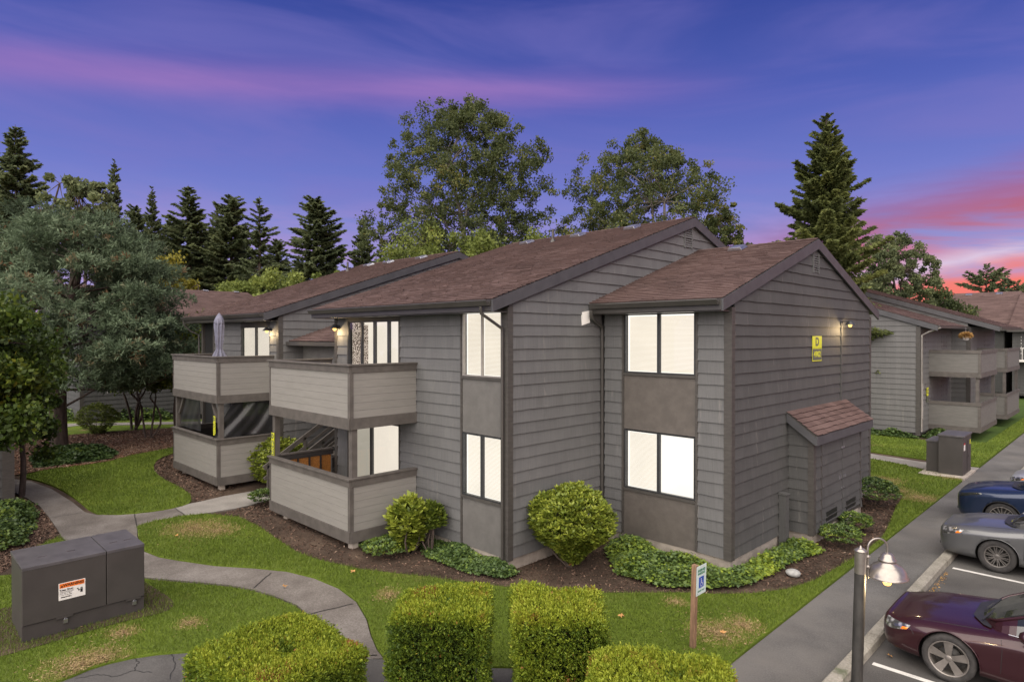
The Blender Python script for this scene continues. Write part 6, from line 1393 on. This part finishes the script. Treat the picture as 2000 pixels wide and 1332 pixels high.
def mesh_screen_mat():
    m, t, p, o = new_mat('black_screen_mesh'); p.inputs['Base Color'].default_value = (.020, .020, .022, 1); p.inputs['Roughness'].default_value = .38
    a = nn(t, 'ShaderNodeBsdfTransparent'); mx = nn(t, 'ShaderNodeMixShader'); mx.inputs[0].default_value = .85; t.links.new(a.outputs[0], mx.inputs[1]); t.links.new(p.outputs[0], mx.inputs[2]); t.links.new(mx.outputs[0], o.inputs[0]); return m
SCRN = mesh_screen_mat()
def screen(name, f, label, nu=44, nv=24, fold=.03):
    vs = []; fs = []
    for i in range(nu + 1):
        for j in range(nv + 1):
            u, v = i / nu, j / nv; p = f(u, v); w = fold * (math.sin(11 * u + 5 * v) + .6 * math.sin(23 * u + 9 * v + 1) + .4 * math.sin(7 * v - 4 * u)); vs.append((p[0] + p[3] * w, p[1] + p[4] * w, p[2]))
    for i in range(nu):
        for j in range(nv): a = i * (nv + 1) + j; fs.append((a, a + nv + 1, a + nv + 2, a + 1))
    m = MB(); m.add(vs, fs, 0, True); tag(m.build(name, SCRN), label, 'screen')
screen('mesh_screen', lambda u, v: (-20.42, 8.02 + 1.33 * (u * (1 - v * .0)) + (.55 * v * (1 - u) * -1 + .0) + .0, 1.75 + 1.04 * (1 - v) + .0, 1, 0), 'creased black mesh screen hung at the right side of the D 5 1 patio', fold=.035)
screen('mesh_screen', lambda u, v: (-24.1 + 1.9 * u, 7.72, 1.75 + 1.03 * (1 - v), 0, 1), 'flat black mesh screen at the front left of the D 5 1 patio', fold=.01)
# ---- far buildings
def far_block(name, label, wx, y0, depth, ridge_dx, eave_dx=.6, ze=5.6, xl=-16, hasbal=True, sgn=1, seed=0, wins=(), root=None, sm=None):
    """a gabled block with its ridge along Y; wx = plane of its +X wall, y0 = plane of its -Y gable wall"""
    r = root
    zr = ze + (ridge_dx + eave_dx) / 3; xr = wx - ridge_dx; xe = wx + eave_dx; y1 = y0 + depth; xb = 2 * xr - xe
    m = MB(); m.prism([(xb + .5, .1), (wx - .05, .1), (wx - .05, ze + .02), (xr, zr - .18), (xb + .5, ze + .02)], 'y', y0 + .05, y1 - .05); m.build('wall', CORE, r)
    lim = lambda z: (xb + (z + .17 - ze) * 3, xe - (z + .17 - ze) * 3); sm = sm or SIDF
    siding(r, 'x', y0, -1, xb + .5, wx - .1, .2, zr, sm, lim=lim, joined=True); siding(r, 'y', wx, 1, y0 + .1, y1 - .1, .2, ze - .05, sm, joined=True)
    m = MB(); m.box(wx - .16, wx + .03, y0 - .035, y0 + .16, .1, ze - .05); m.build('corner_trim', TRIM, r)
    d = roof_deck(r, [(xe, y0 - .08, ze), (xe, y1, ze), (xr, y1, zr), (xr, y0 - .08, zr)]); shingle_slope(d, (xe + .03, y0 - .1, ze - .01), (xe + .03, y1, ze - .01), (xr, y0 - .1, zr), (xr, y1, zr), seed=seed, expo=.2, tab=.45)
    d = roof_deck(r, [(xb, y0 - .08, ze), (xb, y1, ze), (xr, y1, zr), (xr, y0 - .08, zr)]); shingle_slope(d, (xb, y0 - .1, ze), (xb, y1, ze), (xr, y0 - .1, zr), (xr, y1, zr), seed=seed + 1, expo=.4, tab=.9)
    m = MB(); m.prism([(xe + .03, ze - .27), (xe + .03, ze - .03), (xr, zr - .02), (xr, zr - .28)], 'y', y0 - .13, y0 - .085); m.build('rake_board', RAKE, r)
    m = MB(); m.box(xe, xe + .12, y0 - .06, y1, ze - .14, ze - .02); m.build('gutter', GUT, r)
    for a, b, z0, z1 in wins: window(r, 'y', wx, 1, a, b, z0, z1, [(.5, .07)], blinds=False, backs=[DKWIN, DKWIN], fm=TRIM)
    return r
DKWIN = plain('unlit_window', (0.028, 0.03, 0.036), .25, coat=.4)
def far_balcony(r, wx, xo, y0, y1, plants=False):
    for zb, zr_, post in ((.28, 1.70, 2.90), (2.90, 4.22, None)):
        d = MB(); d.box(wx + .02, xo - .03, y0 + .03, y1 - .03, zb + .1, zb + .2); b = d.build('balcony', FASC, r)
        for nm, mt, za, zc, o in (('fascia', FASC, zb, zb + .24, .03), ('balcony_panel', TAND, zb + .24, zr_ - .16, 0.0), ('rail_cap', FASC, zr_ - .16, zr_, .04)):
            m = MB(); m.box(wx + .02, xo + o, y0 - o, y0 + .05, za + .002, zc); m.build(nm, mt, b); m = MB(); m.box(xo - .05, xo + o, y0 + .052, y1 + o, za + .002, zc); m.build(nm, mt, b)
        m = MB(); m.box(xo - .09, xo + .02, y0 - .02, y0 + .1, zb + .25, zr_ - .17); m.build('corner_trim', FASC, b)
        if post:
            for yy in (y0 + .08, y1 - .2): m = MB(); m.box(xo - .2, xo - .06, yy, yy + .13, zr_, post); m.build('post', FASC, b)
TAND = plain('taupe_boards', (0.13, 0.125, 0.115), .65, var=.10, nscale=2.2, stretch=(1, 1, 7))
bc = wempty('apartment_building', (-14, 40, 0)); tag(bc, 'grey apartment building with stacked balconies behind the cabinets at the right', 'apartment building')
far_block('', '', -7.75, 35.65, 7.0, 6.9, .72, 5.42, root=bc, seed=301, wins=((36.0, 36.7, 1.3, 2.7), (36.0, 36.7, 4.0, 5.2), (40.2, 41.3, .4, 2.55), (40.2, 41.3, 3.1, 5.1)))
far_balcony(bc, -7.75, -5.62, 37.35, 41.9)
far_block('', '', -6.9, 42.65, 8.0, 6.9, 1.3, 5.42, root=bc, seed=303, wins=((47, 48.2, .4, 2.6), (47, 48.2, 3.1, 5.1)))
far_balcony(bc, -6.9, -5.5, 44.5, 49.3)
for yy, zz in ((37.5, 0),): 
    m = MB(); m.box(-7.72, -7.66, 35.78, 35.9, .9, 2.6); m.build('meter_panel', WHITE, bc)
t = MB(); t.tube([(-6.9, 35.62, 5.3), (-7.4, 35.7, 5.1), (-7.68, 35.72, 4.95), (-7.68, 35.72, .3)], .045, 6); t.build('downspout', ALUL, bc)
sg = wempty('building_sign', (-7.7, 36.95, 2)); tag(sg, 'yellow letter C sign on the building beyond the cabinets', 'sign')
m = MB(); m.box(-7.70, -7.69, 36.8, 37.15, 1.95, 2.35); p = m.build('sign_plate', YEL, sg); text_mesh('C', .34, SGREY, p, (-7.685, 36.975, 2.15), (0, 1, 0), (0, 0, 1), (1, 0, 0), bold=.01); m = MB(); m.box(-7.70, -7.69, 36.8, 37.15, 1.62, 1.93); m.build('number_plate', SGREY, sg)
# hanging basket
hx, hy = -6.75, 40.6; r = empty('hanging_basket', (hx, hy, 4.85)); tag(r, 'hanging white pot with orange flowers under the far eave', 'flower basket')
m = MB(); m.lathe([(0, -.18), (.12, -.16), (.2, .0), (.19, .02)], (0, 0, 0), 14); m.build('pot', WHITE, r); m = MB(); m.tube([(0, 0, .02), (0, 0, .5)], .008, 4); m.build('hanger', METAL, r)
q_ = np.random.default_rng(7); n_ = 900; dd = q_.normal(0, 1, (n_, 3)); dd /= np.linalg.norm(dd, axis=1, keepdims=True); pp = dd * q_.uniform(.12, .32, (n_, 1)) * np.array([1, 1, .6]) + [0, 0, .08]
np_mesh('flowers', leaf_quads(pp, dd, np.full(n_, .10), np.full(n_, .07), q_), qfaces(n_), M_DEAD, r, q_.uniform(0, 1, n_))
# far right building whose roof faces us
bf = wempty('apartment_building', (-6, 76, 0)); tag(bf, 'far apartment building with broad brown roofs at the right edge', 'apartment building')
def roof_facing(r, x0, x1, ye, yr, ze, zr, seed):
    m = MB(); m.box(x0 + .3, x1 - .3, ye + .5, 2 * yr - ye, .1, ze - .05); m.build('wall', CORE, r); siding(r, 'x', ye + .48, -1, x0 + .3, x1 - .3, .2, ze - .1, SIDB, joined=True)
    d = roof_deck(r, [(x0, ye, ze), (x1, ye, ze), (x1, yr, zr), (x0, yr, zr)]); shingle_slope(d, (x0, ye, ze), (x1, ye, ze), (x0, yr, zr), (x1, yr, zr), seed=seed, expo=.25, tab=.6)
    d = roof_deck(r, [(x0, 2 * yr - ye, ze), (x1, 2 * yr - ye, ze), (x1, yr, zr), (x0, yr, zr)]); d.data.materials[0] = ROOF
    m = MB(); m.box(x0, x1, ye - .12, ye - .01, ze - .16, ze - .02); m.build('gutter', GUT, r)
    k = x0 + 1.2
    while k < x1 - 1: roof_vent(r, k, yr - .5, zr - .5 * (zr - ze) / (yr - ye), (zr - ze) / (yr - ye), .55); k += 2.3
roof_facing(bf, -13.2, -8.1, 66.0, 74.0, 5.5, 9.0, 311)
roof_facing(bf, -8.05, 6.0, 65.0, 73.0, 5.4, 8.8, 313)
for a, b, z0, z1 in ((-7.2, -5.9, 3.4, 5.0), (-5.5, -3.2, 3.2, 5.0), (-2.5, -1, 3.4, 5.0)): window(bf, 'x', 65.48, -1, a, b, z0, z1, [(.5, .08)], blinds=False, backs=[DKWIN, DKWIN], fm=WHITE)
m = MB()
for i in range(16): m.box(-7.4 + i * .32, -7.37 + i * .32, 65.0, 65.04, 3.0, 3.9)
m.box(-7.5, -2.3, 64.98, 65.06, 3.9, 3.96); m.box(-7.5, -2.3, 64.3, 65.5, 2.85, 3.0); m.build('balcony_railing', WHITE, bf)
# far left building behind the pine
be = wempty('apartment_building', (-49, 14, 0)); tag(be, 'grey building with a white framed window seen under the pine branches', 'apartment building')
far_block('', '', -42.2, 8.3, 12.0, 6.3, .6, 5.9, root=be, sm=SIDB, seed=321, wins=())
window(be, 'y', -42.2, 1, 9.6, 12.2, 1.55, 2.9, [(.5, .08)], blinds=False, backs=[DKWIN, DKWIN], fm=WHITE)
for k in (13.2, 15.1, 17.2, 19.4): roof_vent(be, -48.4, k, 8.15, 0)
m = MB(); m.box(-42.1, -40.4, 13.4, 17.0, .2, 1.7); m.build('patio_panel', TAND, be)
be2 = wempty('apartment_building', (-46, 28, 0)); tag(be2, 'low brown roof showing between the left roof slope and the pine', 'apartment building')
far_block('', '', -39.0, 21.5, 12.0, 6.0, .6, 5.3, root=be2, sm=SIDB, seed=331)
# sliver of a dark wall at the left edge
bs = wempty('apartment_building', (-26, -2, 0)); tag(bs, 'dark sided building corner cut off by the left edge of the picture', 'apartment building')
m = MB(); m.box(-31, -22.35, -8, 2.75, 0, 3.0); m.build('wall', CORE, bs)
siding(bs, 'y', -22.25, 1, -8, 2.55, .2, 3.0, SIDB); m = MB(); m.box(-22.4, -22.20, 2.55, 2.82, .1, 3.0); m.build('corner_trim', TRIM, bs)
m = MB(); m.box(-22.26, -22.20, 1.85, 2.05, .1, 3.0); m.build('corner_trim', TRIM, bs)
m = MB(); m.box(-31.2, -22.1, -8.2, 2.9, 3.0, 3.2); m.build('roof', GUT, bs)
# ---- small things lying about
STONE = plain('river_stone', (0.30, 0.30, 0.29), .8, var=.2, nscale=12, bmp=.3)
x, y = G(1549, 1124); bmx = bmesh.new(); bmesh.ops.create_icosphere(bmx, subdivisions=3, radius=.13)
for v in bmx.verts: v.co.x *= 1.15; v.co.y *= .9; v.co.z *= .62; v.co *= 1 + .05 * math.sin(v.co.x * 23) * math.cos(v.co.y * 19)
me = bpy.data.meshes.new('boulder'); bmx.to_mesh(me); bmx.free(); me.materials.append(STONE)
for p in me.polygons: p.use_smooth = True
o = bpy.data.objects.new('boulder', me); COL.objects.link(o); o.location = (x, y, .06); tag(o, 'smooth pale grey stone lying on the mulch below the gable wall', 'stone')
def leaf_litter(spots, label, seed, size=.065, z=.04):
    q = np.random.default_rng(seed)
    for (px, py, zz, nm) in spots:
        x, y = G(px, py, zz); V = []
        vs = []; n = 9
        for k in range(n):
            a = 2 * math.pi * k / n; R_ = size * (1 if k % 2 else .55) * q.uniform(.8, 1.2); vs.append((R_ * math.cos(a), R_ * math.sin(a) * .8, q.uniform(0, .03)))
        vs.append((0, 0, .012)); m = MB(); m.add(vs, [(k, (k + 1) % n, n) for k in range(n)]); o = m.build('fallen_leaf', DEADL); o.location = (x, y, zz + .03); o.rotation_euler = (q.normal(0, .2), q.normal(0, .2), q.uniform(0, 6)); tag(o, nm, 'leaf', label)
DEADL = plain('dry_leaf', (0.42, 0.22, 0.07), .7, var=.3, nscale=20)
leaf_litter([(1213, 1206, .04, 'dry orange leaf on the grass right of the middle hedge'), (1411, 1238, .04, 'dry yellow leaf on the worn grass right of the sign post'), (1736, 1284, -.02, 'dry leaf on the asphalt before the maroon car nose'), (345, 1048, .04, 'dry leaf on the worn lawn patch by the path'), (690, 1118, .04, 'dry leaf at the lawn edge before the D 6 2 patio'), (555, 1148, .02, 'dry leaf on the curving path'), (1113, 1105, .0, 'dry leaf on the mulch under the big rhododendron')], 'fallen leaves lying singly', 5)
q_ = np.random.default_rng(77); n_ = 900; yy_ = q_.uniform(8, 24, n_); xx_ = -2.96 + np.abs(q_.normal(0, .05, n_)); P_ = np.stack([xx_, yy_, np.full(n_, -.012)], 1); D_ = q_.normal(0, 1, (n_, 3)); D_[:, 2] *= .15
k_ = (np.sin(yy_ * 2.2) + np.sin(yy_ * .9 + 1)) > .2
tag(np_mesh('leaf_debris', leaf_quads(P_[k_], D_[k_], q_.uniform(.02, .05, k_.sum()), q_.uniform(.015, .03, k_.sum()), q_, flat=(0, 0, 1)), qfaces(int(k_.sum())), M_DEAD, None, q_.uniform(0, .8, int(k_.sum()))), 'thin line of dry leaf crumbs along the foot of the kerb', 'leaf litter', kind='stuff')
